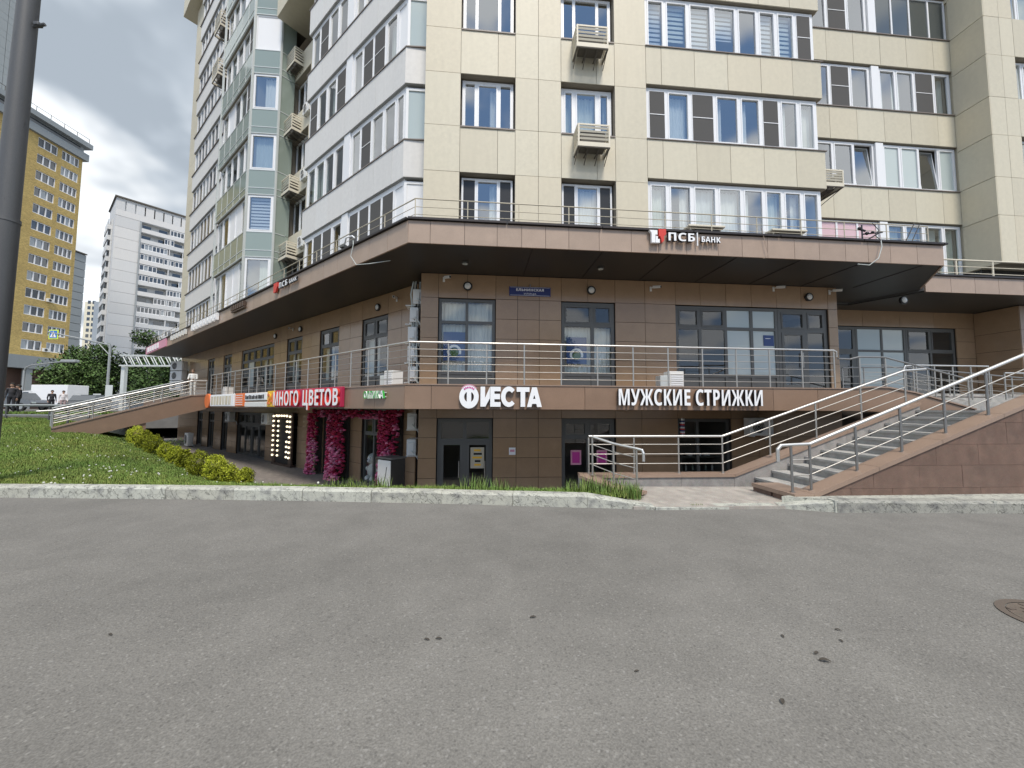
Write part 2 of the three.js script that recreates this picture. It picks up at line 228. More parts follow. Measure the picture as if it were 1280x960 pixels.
// ---------------------------------------------------------------- front: beige panel wall, floors 0..3
const Z = -2.2;
{
  const jx = [0.02, 1.15, 2.36, 2.93, 3.69, 4.45, 5.65, 6.28, 7.38], wx = [0.02, 1.15, 2.93, 3.69, 4.45, 6.28, 7.38], rows = [];
  for (let k = 0; k < 4; k++) { rows.push({ y0: k ? S(k) : 6.46, y1: HD(k), xs: wx, open: [[1.15, 2.93], [4.45, 6.28]] }); rows.push({ y0: HD(k), y1: S(k + 1), xs: jx }); }
  panels('facade_panel', 'f', rows, Z, M.tan, M.tanBack);
  const A = ['gtg', 'ccc', '.c.', 'cc.'];
  for (let k = 0; k < 4; k++) for (const x of [1.15, 4.45]) {
    const r = x === 1.15 ? 2.93 : 6.28, y0 = k ? S(k) + 0.01 : 6.47;
    if (k === 0) glazing('f', [x + 0.06, x + 0.52, r - 0.50, r - 0.06], [y0, HD(0) - 0.06], Z - 0.22, ['kck'], { fw: 0.06, allSash: true });
    else glazing('f', [x + 0.05, x + 0.50, r - 0.52, r - 0.05], [y0, HD(k) - 0.05], Z - 0.22, [k === 1 ? (x < 2 ? '.c.' : 'gcg') : k === 2 ? '...' : 'c.c'], { fw: 0.10, sillOut: 0.25 });
  }
  // the same wall goes on above what the picture shows
  mesh('wall', boxAbs('f', 0.02, 13.9, S(4), 34, -9, Z), M.tan[1], bld);
  // left return of the front block, down to the pit
  const ret = []; for (const [y0, y1] of [[-1.2, 1.56], [2.22, 5.78], [6.46, S(4)]]) ret.push(boxAbs('f', 0.02, 0.30, y0, y1, -4.2, Z - 0.31)); mesh('wall', merge(ret.slice(0, 2)), M.stone[2], bld); mesh('wall', ret[2], M.tan[2], bld);
}
// ---------------------------------------------------------------- front: wide glazed loggia stack
{
  const bx0 = 7.38, bx1 = 13.86, xs = [7.38, 7.93, 9.12, 10.33, 11.56, 12.75, 13.86], rows = [];
  for (let k = 0; k < 4; k++) rows.push({ y0: HD(k) + 0.18, y1: S(k + 1), xs });
  panels('facade_panel', 'f', rows, Z, M.tan, null, { thick: 0.04 });
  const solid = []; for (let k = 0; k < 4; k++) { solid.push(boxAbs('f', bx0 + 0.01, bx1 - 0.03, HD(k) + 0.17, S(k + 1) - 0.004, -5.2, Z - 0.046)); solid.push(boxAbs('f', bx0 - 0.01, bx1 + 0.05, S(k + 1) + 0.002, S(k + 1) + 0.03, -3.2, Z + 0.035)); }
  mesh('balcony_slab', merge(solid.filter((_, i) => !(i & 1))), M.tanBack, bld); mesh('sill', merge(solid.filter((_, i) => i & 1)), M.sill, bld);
  const side = []; for (let k = 0; k < 4; k++) side.push({ k }); // right end cheek panels
  for (const { k } of side) mesh('facade_panel', boxAbs('f', bx1 - 0.029, bx1 + 0.001, HD(k) + 0.18, S(k + 1), -3.9, Z - 0.05), M.tan[0], bld);
  const ms = [7.41, 8.14, 9.0, 9.89, 10.8, 11.6, 12.3, 13.02, 13.72];
  const cells = ['cccccccc', 'scsccscc', 'bbbb.bbs', 'c.c.cc.c'];  // second row: extra pale curtains imitate whitish reflections in the panes
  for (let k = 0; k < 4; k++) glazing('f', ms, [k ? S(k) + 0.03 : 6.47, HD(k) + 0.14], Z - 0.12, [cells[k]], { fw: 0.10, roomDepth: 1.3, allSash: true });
  // right end pane of each loggia, seen at a slant
  for (let k = 0; k < 4; k++) { const g = merge([boxAbs('f', 13.66, 13.72, k ? S(k) + 0.03 : 6.47, HD(k) + 0.14, -3.9, Z - 0.21)]); mesh('wall', g, M.upvc, bld); }
}
// ---------------------------------------------------------------- front: set-back loggias on the right and the wing beyond
{
  const R = -3.9, xs = [13.9, 15.0, 15.86, 17.07, 18.29, 19.5, 20.75, 21.6], rows = [], solid = [], sl = [];
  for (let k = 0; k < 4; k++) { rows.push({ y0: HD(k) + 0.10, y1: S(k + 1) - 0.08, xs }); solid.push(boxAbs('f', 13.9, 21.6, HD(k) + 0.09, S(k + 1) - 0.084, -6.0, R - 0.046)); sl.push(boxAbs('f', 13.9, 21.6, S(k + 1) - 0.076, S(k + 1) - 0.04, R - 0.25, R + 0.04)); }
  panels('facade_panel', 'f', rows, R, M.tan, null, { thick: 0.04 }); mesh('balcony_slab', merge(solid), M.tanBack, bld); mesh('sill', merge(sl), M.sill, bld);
  const c1 = ['pppp', '...t', '..s.', '..s.'], c2 = ['gggg', 'fftf', 'ccsg', 'xxxx'];
  
  for (let k = 0; k < 4; k++) {
    const y0 = k ? S(k) - 0.04 : 6.47, y1 = HD(k) + 0.06;
    glazing('f', [14.0, 15.1, 16.03, 16.94, 17.85], [y0, y1], R - 0.10, [c1[k]], { fw: 0.08, roomDepth: 1.4, allSash: true });
    mesh('pillar', boxAbs('f', 17.86, 18.20, y0, y1, R - 0.3, R - 0.02), M.upvc, bld);
    glazing('f', [18.21, 19.03, 19.88, 20.78, 21.58], [y0, y1], R - 0.10, [c2[k]], { fw: 0.07, roomDepth: 1.4, allSash: true });
  }
  // wing on the right: its near cheek and its front
  const ys = [7.2, 9.08, 10.6, 12.3, 13.85, 15.6, 17.2, 19.0];
  for (let i = 0; i + 1 < ys.length; i++) { const m = mesh('facade_panel', bx(-0.05, 0.015, 0.01, ys[i + 1] - ys[i] - 0.012, 0.01, 1.095, rnd() * 4, rnd() * 4), M.tan[(rnd() * 4) | 0], bld); put(m, 'f', 21.60, ys[i], R, bld); }
  const rows2 = []; for (let i = 0; i + 1 < ys.length; i++) rows2.push({ y0: ys[i], y1: ys[i + 1], xs: i % 2 ? [21.58, 22.25, 22.85, 24.7, 25.4, 26.5] : [21.58, 22.25, 22.85, 24.7, 25.4, 26.5], open: i % 2 ? [] : [[22.85, 24.7]] });
  rows2.forEach((r, i) => { r.open = (i % 2 === 0 && i > 0) ? [[22.85, 24.7]] : []; });
  panels('facade_panel', 'f', rows2, -2.8, M.tan, M.tanBack);
  for (let i = 2; i < 7; i += 2) glazing('f', [22.88, 23.4, 24.2, 24.67], [ys[i] + 0.01, ys[i + 1] - 0.04], -3.0, ['.c.'], { fw: 0.09 });
  mesh('wall', merge([boxAbs('f', 21.63, 26.5, 7.2, 19, -6, -3.12), boxAbs('f', 21.55, 26.5, 19, 34, -9, -2.8), boxAbs('f', 13.9, 21.6, S(4), 34, -9, R)]).translate(0, 0.001, 0), M.tan[1], bld);
  mesh('wall', boxAbs('f', 21.7, 26.5, 6.46, 7.19, -5.2, -3.5), M.blackPanel, bld);
}
// ---------------------------------------------------------------- left side: white loggia stack nearest the corner
const L = -1.65;
{
  const tx = [2.62, 3.3, 4.46, 5.62, 6.72, 7.9, 9.0, 10.36].map(t => -t).reverse(), rows = [], K = 5;
  for (let k = 0; k < K; k++) rows.push({ y0: HD(k) + 0.22, y1: S(k + 1) - 0.03, xs: tx });
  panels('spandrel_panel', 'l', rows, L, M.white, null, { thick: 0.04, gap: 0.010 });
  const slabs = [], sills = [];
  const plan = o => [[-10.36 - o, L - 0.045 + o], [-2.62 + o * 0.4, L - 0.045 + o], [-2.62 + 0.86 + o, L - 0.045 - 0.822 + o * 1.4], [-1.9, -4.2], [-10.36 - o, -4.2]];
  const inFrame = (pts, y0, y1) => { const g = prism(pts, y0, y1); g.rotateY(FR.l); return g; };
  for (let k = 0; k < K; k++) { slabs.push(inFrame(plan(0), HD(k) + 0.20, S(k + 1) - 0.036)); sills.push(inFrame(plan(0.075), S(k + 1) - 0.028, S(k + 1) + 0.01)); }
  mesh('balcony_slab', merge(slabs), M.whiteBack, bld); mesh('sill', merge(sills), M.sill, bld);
  // chamfer facing the street
  for (let k = 0; k < K; k++) { const m = mesh('spandrel_panel', bx(0.03, 0.84, HD(k) + 0.22, S(k + 1) - 0.03, -0.04, 0, rnd() * 3, rnd() * 3), M.white[k % 4], bld); put(m, 'f', -0.80, 0, -2.99, bld); }
  const cA = ['.ss.', 'gg.g', 's.gs', '.s.g', 's..g'], cB = ['ssssw', '.s...', '.ssgw', '..gww', '.g.s.'];
  for (let k = 0; k < K; k++) {
    const y0 = k ? S(k) + 0.01 : 6.47, y1 = HD(k) + 0.12, zz = L - 0.10;
    glazing('l', [-10.2, -9.35, -8.5, -7.65, -6.78], [y0, y1], zz, [cA[k]], { fw: 0.10, roomDepth: 1.2, allSash: true });
    mesh('pillar', boxAbs('l', -6.77, -6.32, y0, y1 + 0.08, zz - 0.2, zz + 0.06), M.upvc, bld);
    glazing('l', [-6.31, -5.55, -4.8, -4.0, -3.25, -2.70], [y0, y1], zz, [cB[k]], { fw: 0.09, roomDepth: 1.2, allSash: true });
    glazing('f', [-0.74, 0.06], [y0, y1], -3.08, [k === 1 || k === 2 ? 'f' : 'w'], { fw: 0.09, roomDepth: 0, inner: false });
    mesh('frame_head', merge([boxAbs('l', -10.3, -2.68, y1 + 0.001, y1 + 0.08, zz - 0.1, zz + 0.0)]), M.upvc, bld);
  }
  mesh('wall', merge([inFrame([[-10.36, L], [-2.62, L], [-1.75, L - 0.85], [-1.9, -9], [-10.36, -9]], S(5) + 0.02, 34)]), M.white[1], bld);
  // end cheek of the stack, facing the recess
  const ch = []; for (let k = 0; k < K; k++) ch.push(boxAbs('l', -10.36, -10.21, k ? S(k) + 0.012 : 6.46, HD(k) + 0.195, -2.7, L - 0.21)); mesh('wall', merge(ch), M.whiteBack, bld);
}
// ---------------------------------------------------------------- left side: beige recess with the cage windows, then the overhang above
{
  const z = -2.4, rows = [];
  for (let k = 0; k < 4; k++) { rows.push({ y0: k ? S(k) : 6.46, y1: HD(k) + 0.3, xs: [-15.4, -14.1, -11.9, -10.3], open: [[-14.1, -11.9]] }); rows.push({ y0: HD(k) + 0.3, y1: S(k + 1), xs: [-15.4, -14.1, -12.8, -10.3] }); }
  panels('facade_panel', 'l', rows, z, M.tan, M.tanBack);
  for (let k = 0; k < 4; k++) glazing('l', [-14.05, -13.3, -12.5, -11.95], [k ? S(k) + 0.01 : 6.47, HD(k) + 0.27], z - 0.3, ['.g.'], { fw: 0.08 });
  mesh('wall', merge([boxAbs('l', -13.4, -10.37, 21.95, 34, -6, -1.25)]), M.tan[1], bld);
}
// ---------------------------------------------------------------- left side: green glass bay
{
  const zg = -0.68, K = 8, fg = [], bars = [];
  const bl = -20.1, br = -14.8, c = [-14.8, zg], e = [-14.8 + 0.723 * 1.4, zg - 0.691 * 1.4];
  for (let k = 0; k < K; k++) {
    const s = S(k), h = HD(k) + 0.22, s1 = S(k + 1);
    const ux = [bl, -19.0, -17.95, -16.9, -15.85, br];
    for (let i = 0; i < 5; i++) for (const [y0, y1] of [[h, h + 0.32], [h + 0.36, s1 - 0.02]]) { if (k === 0 && y0 < 6) continue; put(mesh('glass_panel', bx(0.025, ux[i + 1] - ux[i] - 0.025, y0, y1, -0.03, 0), M.greenGlass[(rnd() * 3) | 0], bld), 'l', ux[i], 0, zg, bld); }
    const y0 = k ? s + 0.0 : 6.47;
    glazing('l', [bl + 0.1, -19.0, -17.95, -16.9, -15.85, br - 0.06], [y0, h - 0.02], zg - 0.14, [['g.wwc', '.gww.', 'c.g.c', '.w.gs', 'g.c.s', '.g.w.', 'c..g.', '.w.c.'][k]], { fw: 0.07, roomDepth: 1.2, allSash: true });
    // street-facing chamfer: one window and its panels
    const cp = W('l', c[0], 0, c[1]), fx = (cp[0] - O.x) * Math.cos(A1) - (cp[2] - O.z) * Math.sin(A1), fz = (cp[0] - O.x) * Math.sin(A1) + (cp[2] - O.z) * Math.cos(A1);
    for (const [a, b] of [[h, h + 0.32], [h + 0.36, s1 - 0.02]]) put(mesh('glass_panel', bx(0.05, 1.35, a, b, -0.03, 0), M.greenGlass[(rnd() * 3) | 0], bld), 'f', fx, 0, fz, bld);
    glazing('f', [fx + 0.05, fx + 1.35], [y0, h - 0.02], fz - 0.03, ['gbgcw...'[k]], { fw: 0.09, roomDepth: 1.0, allSash: true });
    // cheek toward the recess, all green glass
    const ck = [[h, h + 0.32], [h + 0.36, s1 - 0.02], [y0, h - 0.03]];
    for (const [a, b] of ck) { const m = mesh('glass_panel', bx(-0.03, 0, a, b, -2.4 - e[1] + 0.02, -0.03), M.greenGlass[(rnd() * 3) | 0], bld); put(m, 'l', e[0], 0, e[1], bld); }
    for (const yy of [h - 0.01, h + 0.34, s1 - 0.01]) { fg.push(boxAbs('l', bl, br, yy - 0.018, yy + 0.018, zg - 0.05, zg + 0.015)); bars.push([yy, fx, fz]); }
  }
  for (const [yy, fx, fz] of bars) { const g = bx(0, 1.4, yy - 0.018, yy + 0.018, -0.05, 0.015); g.rotateY(A1); g.translate(fx * Math.cos(A1) + fz * Math.sin(A1), 0, -fx * Math.sin(A1) + fz * Math.cos(A1)); fg.push(g); const q = bx(-0.03, 0.018, yy - 0.018, yy + 0.018, -0.55, 0); q.translate(e[0], 0, e[1]); q.rotateY(A2); fg.push(q); }
  for (const [x, z2] of [c, e, [bl, zg]]) fg.push(boxAbs('l', x - 0.06, x + 0.06, 6.46, S(K), z2 - 0.06, z2 + 0.03));
  for (const x of [-19.0, -17.95, -16.9, -15.85]) for (let k = 0; k < K; k++) fg.push(boxAbs('l', x - 0.02, x + 0.02, HD(k) + 0.24, S(k + 1) - 0.02, zg - 0.04, zg + 0.012));
  mesh('bay_frame', merge(fg), M.aluPale, bld);
  const core = []; for (let k = 0; k < K; k++) { const g = prism([[bl, zg - 0.06], [c[0] - 0.02, zg - 0.06], [e[0] - 0.06, e[1] - 0.06], [e[0] - 0.06, -3], [bl, -3]], HD(k) + 0.21, S(k + 1) - 0.02); g.rotateY(A2); core.push(g); } mesh('balcony_slab', merge(core), M.tanBack, bld);
  const up = prism([[bl, zg], c, e, [e[0], -3], [bl, -3]], S(K), 34); up.rotateY(A2); mesh('wall', up, M.greenGlass[1], bld);
}
// ---------------------------------------------------------------- left side: far white loggia strips and the beige end
{
  const z = -1.7, rows = [], K = 9, sl = [], sills = [];
  for (let k = 0; k < K; k++) { rows.push({ y0: HD(k) + 0.2, y1: S(k + 1) - 0.03, xs: [-31.9, -29.6, -27.2, -24.8, -22.4, -20.1] }); sl.push(boxAbs('l', -31.9, -20.1, HD(k) + 0.19, S(k + 1) - 0.034, -4, z - 0.046)); sills.push(boxAbs('l', -31.98, -20.1, S(k + 1) - 0.028, S(k + 1) + 0.012, z - 0.3, z + 0.07)); }
  panels('spandrel_panel', 'l', rows, z, M.white, null, { thick: 0.04 }); mesh('balcony_slab', merge(sl), M.whiteBack, bld); mesh('sill', merge(sills), M.sill, bld);
  for (let k = 0; k < K; k++) {
    const y0 = k ? S(k) + 0.015 : 6.47, y1 = HD(k) + 0.17, w = new THREE.Group(); w.name = 'window'; bld.add(w); put(w, 'l', -31.8, y0, z - 0.12, bld);
    const h = y1 - y0, n = 13, st = 11.6 / n, fr = [bx(0, 11.6, 0, 0.09, -0.08, 0), bx(0, 11.6, h - 0.09, h, -0.08, 0)], dk = [], pl = [];
    for (let i = 0; i <= n; i++) fr.push(bx(i * st - 0.06, i * st + 0.06, 0.09, h - 0.09, -0.08, 0.01)); for (let i = 0; i < n; i++) (rnd() < 0.68 ? dk : pl).push(bx(i * st + 0.06, (i + 1) * st - 0.06, 0.09, h - 0.09, -0.05, -0.04));
    mesh('frame', merge(fr), M.upvc, w); mesh('pane', merge(dk), M.farGlass, w).userData.kind = 'stuff'; if (pl.length) mesh('curtained_pane', merge(pl), M.farGlassPale, w).userData.kind = 'stuff';
  }
  const er = []; for (let k = 0; k < K; k++) { er.push({ y0: k ? S(k) : 6.46, y1: HD(k), xs: [-34.5, -31.95] }); er.push({ y0: HD(k), y1: S(k + 1), xs: [-34.5, -31.95] }); }
  panels('facade_panel', 'l', er, -1.9, M.tan, M.tanBack);
  mesh('wall', merge([boxAbs('l', -34.5, -31.95, 6.46, 38, -9, -2.25)]), M.tan[2], bld);
  mesh('cornice', merge([boxAbs('l', -36.2, -31.0, S(9) + 0.05, S(9) + 1.6, -9, -1.2)]), M.tan[3], bld);
}
// dark core so that no daylight runs through the block
{ const g1 = boxAbs('f', 0.6, 13.8, 6.5, 33.9, -12, -6.2), g2 = boxAbs('l', -34.3, -3.5, 6.5, 33.8, -12, -5.2), g3 = boxAbs('f', 13.9, 26.4, 6.5, 33.9, -12, -6.3); mesh('core_wall', merge([g1, g2, g3]), M.tanBack, bld); }

// ---------------------------------------------------------------- podium: terrace-level and basement walls in stone
{
  const yj = [2.2, 2.52, 3.15, 3.77, 4.40, 5.03, 5.79], rows = [];
  const xsF = [0.02, 0.56, 2.34, 3.03, 3.72, 4.43, 6.2, 7.2, 8.24, 13.68, 14.02], xsTop = [0.02, 0.56, 1.45, 2.34, 3.03, 3.72, 4.43, 5.3, 6.2, 7.2, 8.24, 9.1, 10.0, 10.9, 11.8, 12.7, 13.68, 14.02];
  for (let j = 0; j < 6; j++) rows.push(j < 5 ? { y0: yj[j], y1: yj[j + 1], xs: xsF, open: [[0.56, 2.34], [4.43, 6.2], [8.24, 13.68]] } : { y0: yj[j], y1: yj[j + 1], xs: xsTop });
  panels('stone_tile', 'f', rows, Z, M.stone, M.stoneBack, { gap: 0.012 });
  const bj = [-1.2, -0.51, 0.09, 0.71, 1.30, 1.97], xsB = [0.02, 0.57, 2.28, 3.0, 3.69, 4.43, 6.18, 7.03, 8.23, 10.05, 11.0, 12.0, 13.0, 14.0];
  const br = []; for (let j = 0; j < 5; j++) br.push(j < 4 ? { y0: bj[j], y1: bj[j + 1], xs: xsB, open: [[0.57, 2.28], [4.43, 6.18], [8.23, 10.05]] } : { y0: bj[j], y1: bj[j + 1], xs: xsB });
  panels('stone_tile', 'f', br, Z, M.stone, M.stoneBack, { gap: 0.012 });
  // left side; beyond the first three windows the tiles are too small to tell apart and are joined
  const wl = [[4.13, 5.87], [7.65, 9.37], [11.14, 12.88], [14.5, 19.5], [21.3, 23.0], [25.0, 26.6]].map(([a, b]) => [-b, -a]);
  const xl = [-14.5, -13.7, -12.88, -11.14, -10.2, -9.37, -7.65, -6.75, -5.87, -4.13, -3.3, -2.4], rl = [];
  for (let j = 0; j < 6; j++) rl.push({ y0: yj[j], y1: yj[j + 1], xs: xl, open: j < 5 ? wl : [] });
  panels('wall_tile', 'l', rl, Z, M.stone, M.stoneBack, { gap: 0.012 });
  const farG = [[], [], []]; const xf = [-34.5, -32, -30.4, -28.5, -26.6, -25.0, -23.9, -23.0, -21.3, -20.4, -19.5, -14.5];
  for (let j = 0; j < 6; j++) for (let i = 0; i + 1 < xf.length; i++) { const a = xf[i], b = xf[i + 1], c = (a + b) / 2; if (j < 5 && wl.some(([p, q]) => c > p && c < q)) continue; farG[(rnd() * 3) | 0].push(boxAbs('l', a + 0.006, b - 0.006, yj[j] + 0.006, yj[j + 1] - 0.006, Z - 0.3, Z)); }
  farG.forEach((g, i) => { const m = mesh('wall_tile', merge(g), M.stone[i * 2], bld); m.userData.kind = 'stuff'; });
  // basement, left side
  const ob = [[4.3, 5.7], [7.55, 8.75], [11.3, 13.5], [15.2, 19.8], [21.5, 22.8], [24.4, 25.8], [27.2, 28.6]].map(([a, b]) => [-b, -a]);
  const xb = [-34.5, -30, -28.6, -27.2, -26.5, -25.8, -24.4, -22.8, -21.5, -20.6, -19.8, -15.2, -14.3, -13.5, -11.3, -10.3, -9.6, -8.75, -7.55, -6.6, -5.7, -4.3, -3.3, -2.4], rb = [];
  for (let j = 0; j < 5; j++) rb.push({ y0: bj[j], y1: bj[j + 1], xs: xb, open: j < 4 ? ob : [] });
  panels('wall_tile', 'l', rb, Z, M.stone, M.stoneBack, { gap: 0.012 });

  // terrace-level glazing, grey aluminium
  const G = { fm: M.aluGrey, fw: 0.085, fd: 0.10, glass: M.shopGlass, roomList: shopRooms, roomDepth: 1.6, inner: false };
  glazing('f', [0.58, 1.44, 2.32], [2.22, 2.69, 4.28, 5.01], Z - 0.06, ['mm', 'CC', 'CC'], G);
  glazing('f', [4.45, 5.46, 6.18], [2.22, 2.69, 4.28, 5.01], Z - 0.06, ['mm', 'CC', 'vv'], { ...G, fw: 0.1 });
  glazing('f', [8.26, 9.1, 10.0, 10.92, 11.86], [2.22, 2.71, 4.29, 5.01], Z - 0.06, ['mmmm', '..ff', 'vvff'], { ...G, fw: 0.1 });
  glazing('f', [11.87, 12.88, 13.66], [2.22, 4.27, 5.01], Z - 0.06, ['d.', 'vv'], { ...G, fw: 0.12 });
  for (const [a, b] of wl) { const n = b - a > 3 ? 5 : 2, xs = []; for (let i = 0; i <= n; i++) xs.push(a + 0.02 + (b - a - 0.04) * i / n); glazing('l', xs, [2.22, 2.75, 4.28, 5.01], Z - 0.06, ['m'.repeat(n), n > 2 ? '.f.g.' : 'g.', 'v'.repeat(n)], { ...G, fw: 0.09 }); }
  // basement glazing
  glazing('f', [0.59, 1.42, 2.26], [-1.19, 0.62, 1.28], Z - 0.10, ['dd', '..'], { ...G, fw: 0.10 });
  glazing('f', [4.45, 5.30, 6.16], [-1.19, 0.70, 1.28], Z - 0.10, ['..', 'vv'], { ...G, fw: 0.10 });
  glazing('f', [8.25, 8.95, 10.03], [-1.19, 0.75, 1.28], Z - 0.10, ['..', '..'], { ...G, fw: 0.08 });
  for (const [a, b] of ob) { const n = b - a > 3 ? 4 : 2, xs = []; for (let i = 0; i <= n; i++) xs.push(a + 0.02 + (b - a - 0.04) * i / n); glazing('l', xs, [-1.19, 0.62, 1.28], Z - 0.10, [n > 2 ? '.dd.' : b < -13 && b > -14 ? 'd.' : '..', 'v'.repeat(n)], { ...G, fw: 0.08 }); }
}
mesh('room_interior', merge(rooms), M.room, bld); 

// ---------------------------------------------------------------- terrace slab and canopy, each one slab with its facing tiles
const F2W = (s, d) => { const p = W('f', s, 0, d); return [p[0] - O.x, p[2] - O.z]; }, L2W = (t, d) => { const p = W('l', -t, 0, d); return [p[0] - O.x, p[2] - O.z]; };
{
  const te = new THREE.Group(); te.name = 'terrace'; bld.add(te);
  const outer = i => [L2W(34.5, -i), L2W(0, -i).map((v, k) => v), F2W(12.3, -i)];
  const cornerIn = i => { const a = L2W(0, -i), b = F2W(0, -i); const k = i * Math.tan(21.85 * Math.PI / 180); return F2W(k, -i); };
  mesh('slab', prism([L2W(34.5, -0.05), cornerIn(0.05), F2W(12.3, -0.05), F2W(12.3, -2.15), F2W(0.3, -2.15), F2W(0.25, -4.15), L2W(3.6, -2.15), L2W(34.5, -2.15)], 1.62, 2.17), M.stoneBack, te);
  mesh('floor', prism([L2W(34.5, 0.02), cornerIn(-0.02), F2W(12.3, 0.02), F2W(12.3, -2.16), F2W(0.31, -2.16), F2W(0.26, -4.14), L2W(3.6, -2.16), L2W(34.5, -2.16)], 2.174, 2.205), M.capStone, te);
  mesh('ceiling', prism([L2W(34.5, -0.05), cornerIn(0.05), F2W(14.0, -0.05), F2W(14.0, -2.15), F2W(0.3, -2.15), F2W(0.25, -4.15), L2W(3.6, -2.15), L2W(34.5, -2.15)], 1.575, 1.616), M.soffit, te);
  const fx = [0.0, 0.65, 1.95, 3.25, 4.55, 5.85, 7.15, 8.45, 9.75, 11.05, 12.3];
  for (let i = 0; i + 1 < fx.length; i++) put(mesh('fascia_tile', bx(fx[i] + 0.005, fx[i + 1] - 0.005, 1.58, 2.17, -0.045, 0, rnd() * 5, rnd() * 5), M.band[(rnd() * 5) | 0], te), 'f', 0, 0, 0, bld);
  for (let t = 0; t < 17; t += 1.3) put(mesh('fascia_tile', bx(-Math.min(t + 1.3, 17) + 0.005, -t - 0.005, 1.58, 2.17, -0.045, 0, rnd() * 5, rnd() * 5), M.band[(rnd() * 5) | 0], te), 'l', 0, 0, 0, bld);
  put(mesh('fascia_tile', bx(-34.5, -17.0, 1.58, 2.17, -0.045, 0), M.band[2], te), 'l', 0, 0, 0, bld);
  // rounded end where the terrace turns down to the landing
  const ca = new THREE.Group(); ca.name = 'canopy'; bld.add(ca);
  const bodyPts = i => [L2W(34.6, -i), cornerIn(i), F2W(15.2 - i, -i), F2W(17.0, -1.98), F2W(17.35, -2.36), F2W(16.2, -3.9), F2W(0.3, -3.8), L2W(3.6, -3), L2W(34.6, -3)];
  mesh('slab', prism(bodyPts(0.05), 5.84, 6.40), M.roofFelt, ca);
  // dark soffit in strips with open joints
  const strips = []; for (let s = 1.3; s < 15; s += 1.9) strips.push([s, Math.min(s + 1.88, 15.05)]);
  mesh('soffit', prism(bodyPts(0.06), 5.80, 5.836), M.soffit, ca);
  for (const [s] of strips.slice(1)) mesh('soffit_trim', boxAbs('f', s - 0.012, s + 0.012, 5.786, 5.798, -2.15, -0.08), M.flashing, ca);
  const cx = [0, 0.55, 1.42, 2.26, 2.9, 3.53, 4.15, 4.97, 5.85, 6.6, 7.4, 8.3, 9.0, 9.75, 10.55, 11.3, 12.1, 12.8, 13.5, 14.35, 15.2];
  for (let i = 0; i + 1 < cx.length; i++) put(mesh('fascia_tile', bx(cx[i] + 0.005, cx[i + 1] - 0.005, 5.79, 6.37, -0.045, 0, rnd() * 5, rnd() * 5), M.fascia[(rnd() * 5) | 0], ca), 'f', 0, 0, 0, bld);
  for (let t = 0; t < 34.5; t += t < 12 ? 0.9 : 1.9) { const b = Math.min(34.6, t + (t < 12 ? 0.9 : 1.9)); put(mesh('fascia_tile', bx(-b + 0.005, -t - 0.005, 5.79, 6.37, -0.045, 0, rnd() * 5, rnd() * 5), M.fascia[(rnd() * 5) | 0], ca), 'l', 0, 0, 0, bld); }
  // slanted end
  const a = F2W(15.2, 0), b = F2W(17.0, -1.98), dx = b[0] - a[0], dz = b[1] - a[1], len = Math.hypot(dx, dz), eg = bx(0.02, len, 5.79, 6.37, -0.045, 0); eg.rotateY(Math.atan2(-dz, dx)); eg.translate(a[0], 0, a[1]); mesh('fascia_tile', eg, M.fascia[1], ca);
  const edge = [], st = (fr, x0, x1) => edge.push(boxAbs(fr, x0, x1, 6.385, 6.44, -0.5, 0.07)); for (let s = -0.02; s < 15.2; s += 2.53) st('f', s + 0.015, Math.min(s + 2.52, 15.28)); for (let t = 0.02; t < 34.5; t += 2.6) st('l', -Math.min(t + 2.58, 34.7), -t); mesh('edge_flashing', merge(edge), M.flashing, ca);
  mesh('roof', prism([L2W(34.6, -0.5), cornerIn(0.5), F2W(15.0, -0.5), F2W(17.3, -2.4), F2W(16.2, -3.9), F2W(0.3, -3.8), L2W(3.6, -3), L2W(34.6, -3)], 6.402, 6.43), M.roofFelt, ca);
  // the lower entrance canopy on the right
  const c2 = new THREE.Group(); c2.name = 'entrance_canopy'; bld.add(c2);
  mesh('slab', prism([F2W(17.2, -2.08), F2W(26.5, -2.08), F2W(26.5, -5.2), F2W(14.1, -5.2), F2W(14.1, -3.95), F2W(16.3, -3.95)], 5.76, 6.32), M.roofFelt, c2);
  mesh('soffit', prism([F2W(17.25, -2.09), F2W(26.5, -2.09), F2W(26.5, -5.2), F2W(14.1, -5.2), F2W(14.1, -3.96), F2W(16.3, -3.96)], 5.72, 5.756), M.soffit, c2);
  let s = 17.22; for (const w of [1.0, 0.95, 0.95, 1.0, 0.95, 1.0, 1.1, 1.0, 1.2]) { put(mesh('fascia_tile', bx(s + 0.006, s + w - 0.006, 5.71, 6.27, -0.045, 0, rnd() * 5, rnd() * 5), M.fascia[(rnd() * 5) | 0], c2), 'f', 0, 0, -2.03, bld); s += w; }
  mesh('edge_flashing', boxAbs('f', 17.2, 26.5, 6.285, 6.335, -2.5, -1.97), M.flashing, c2);
}
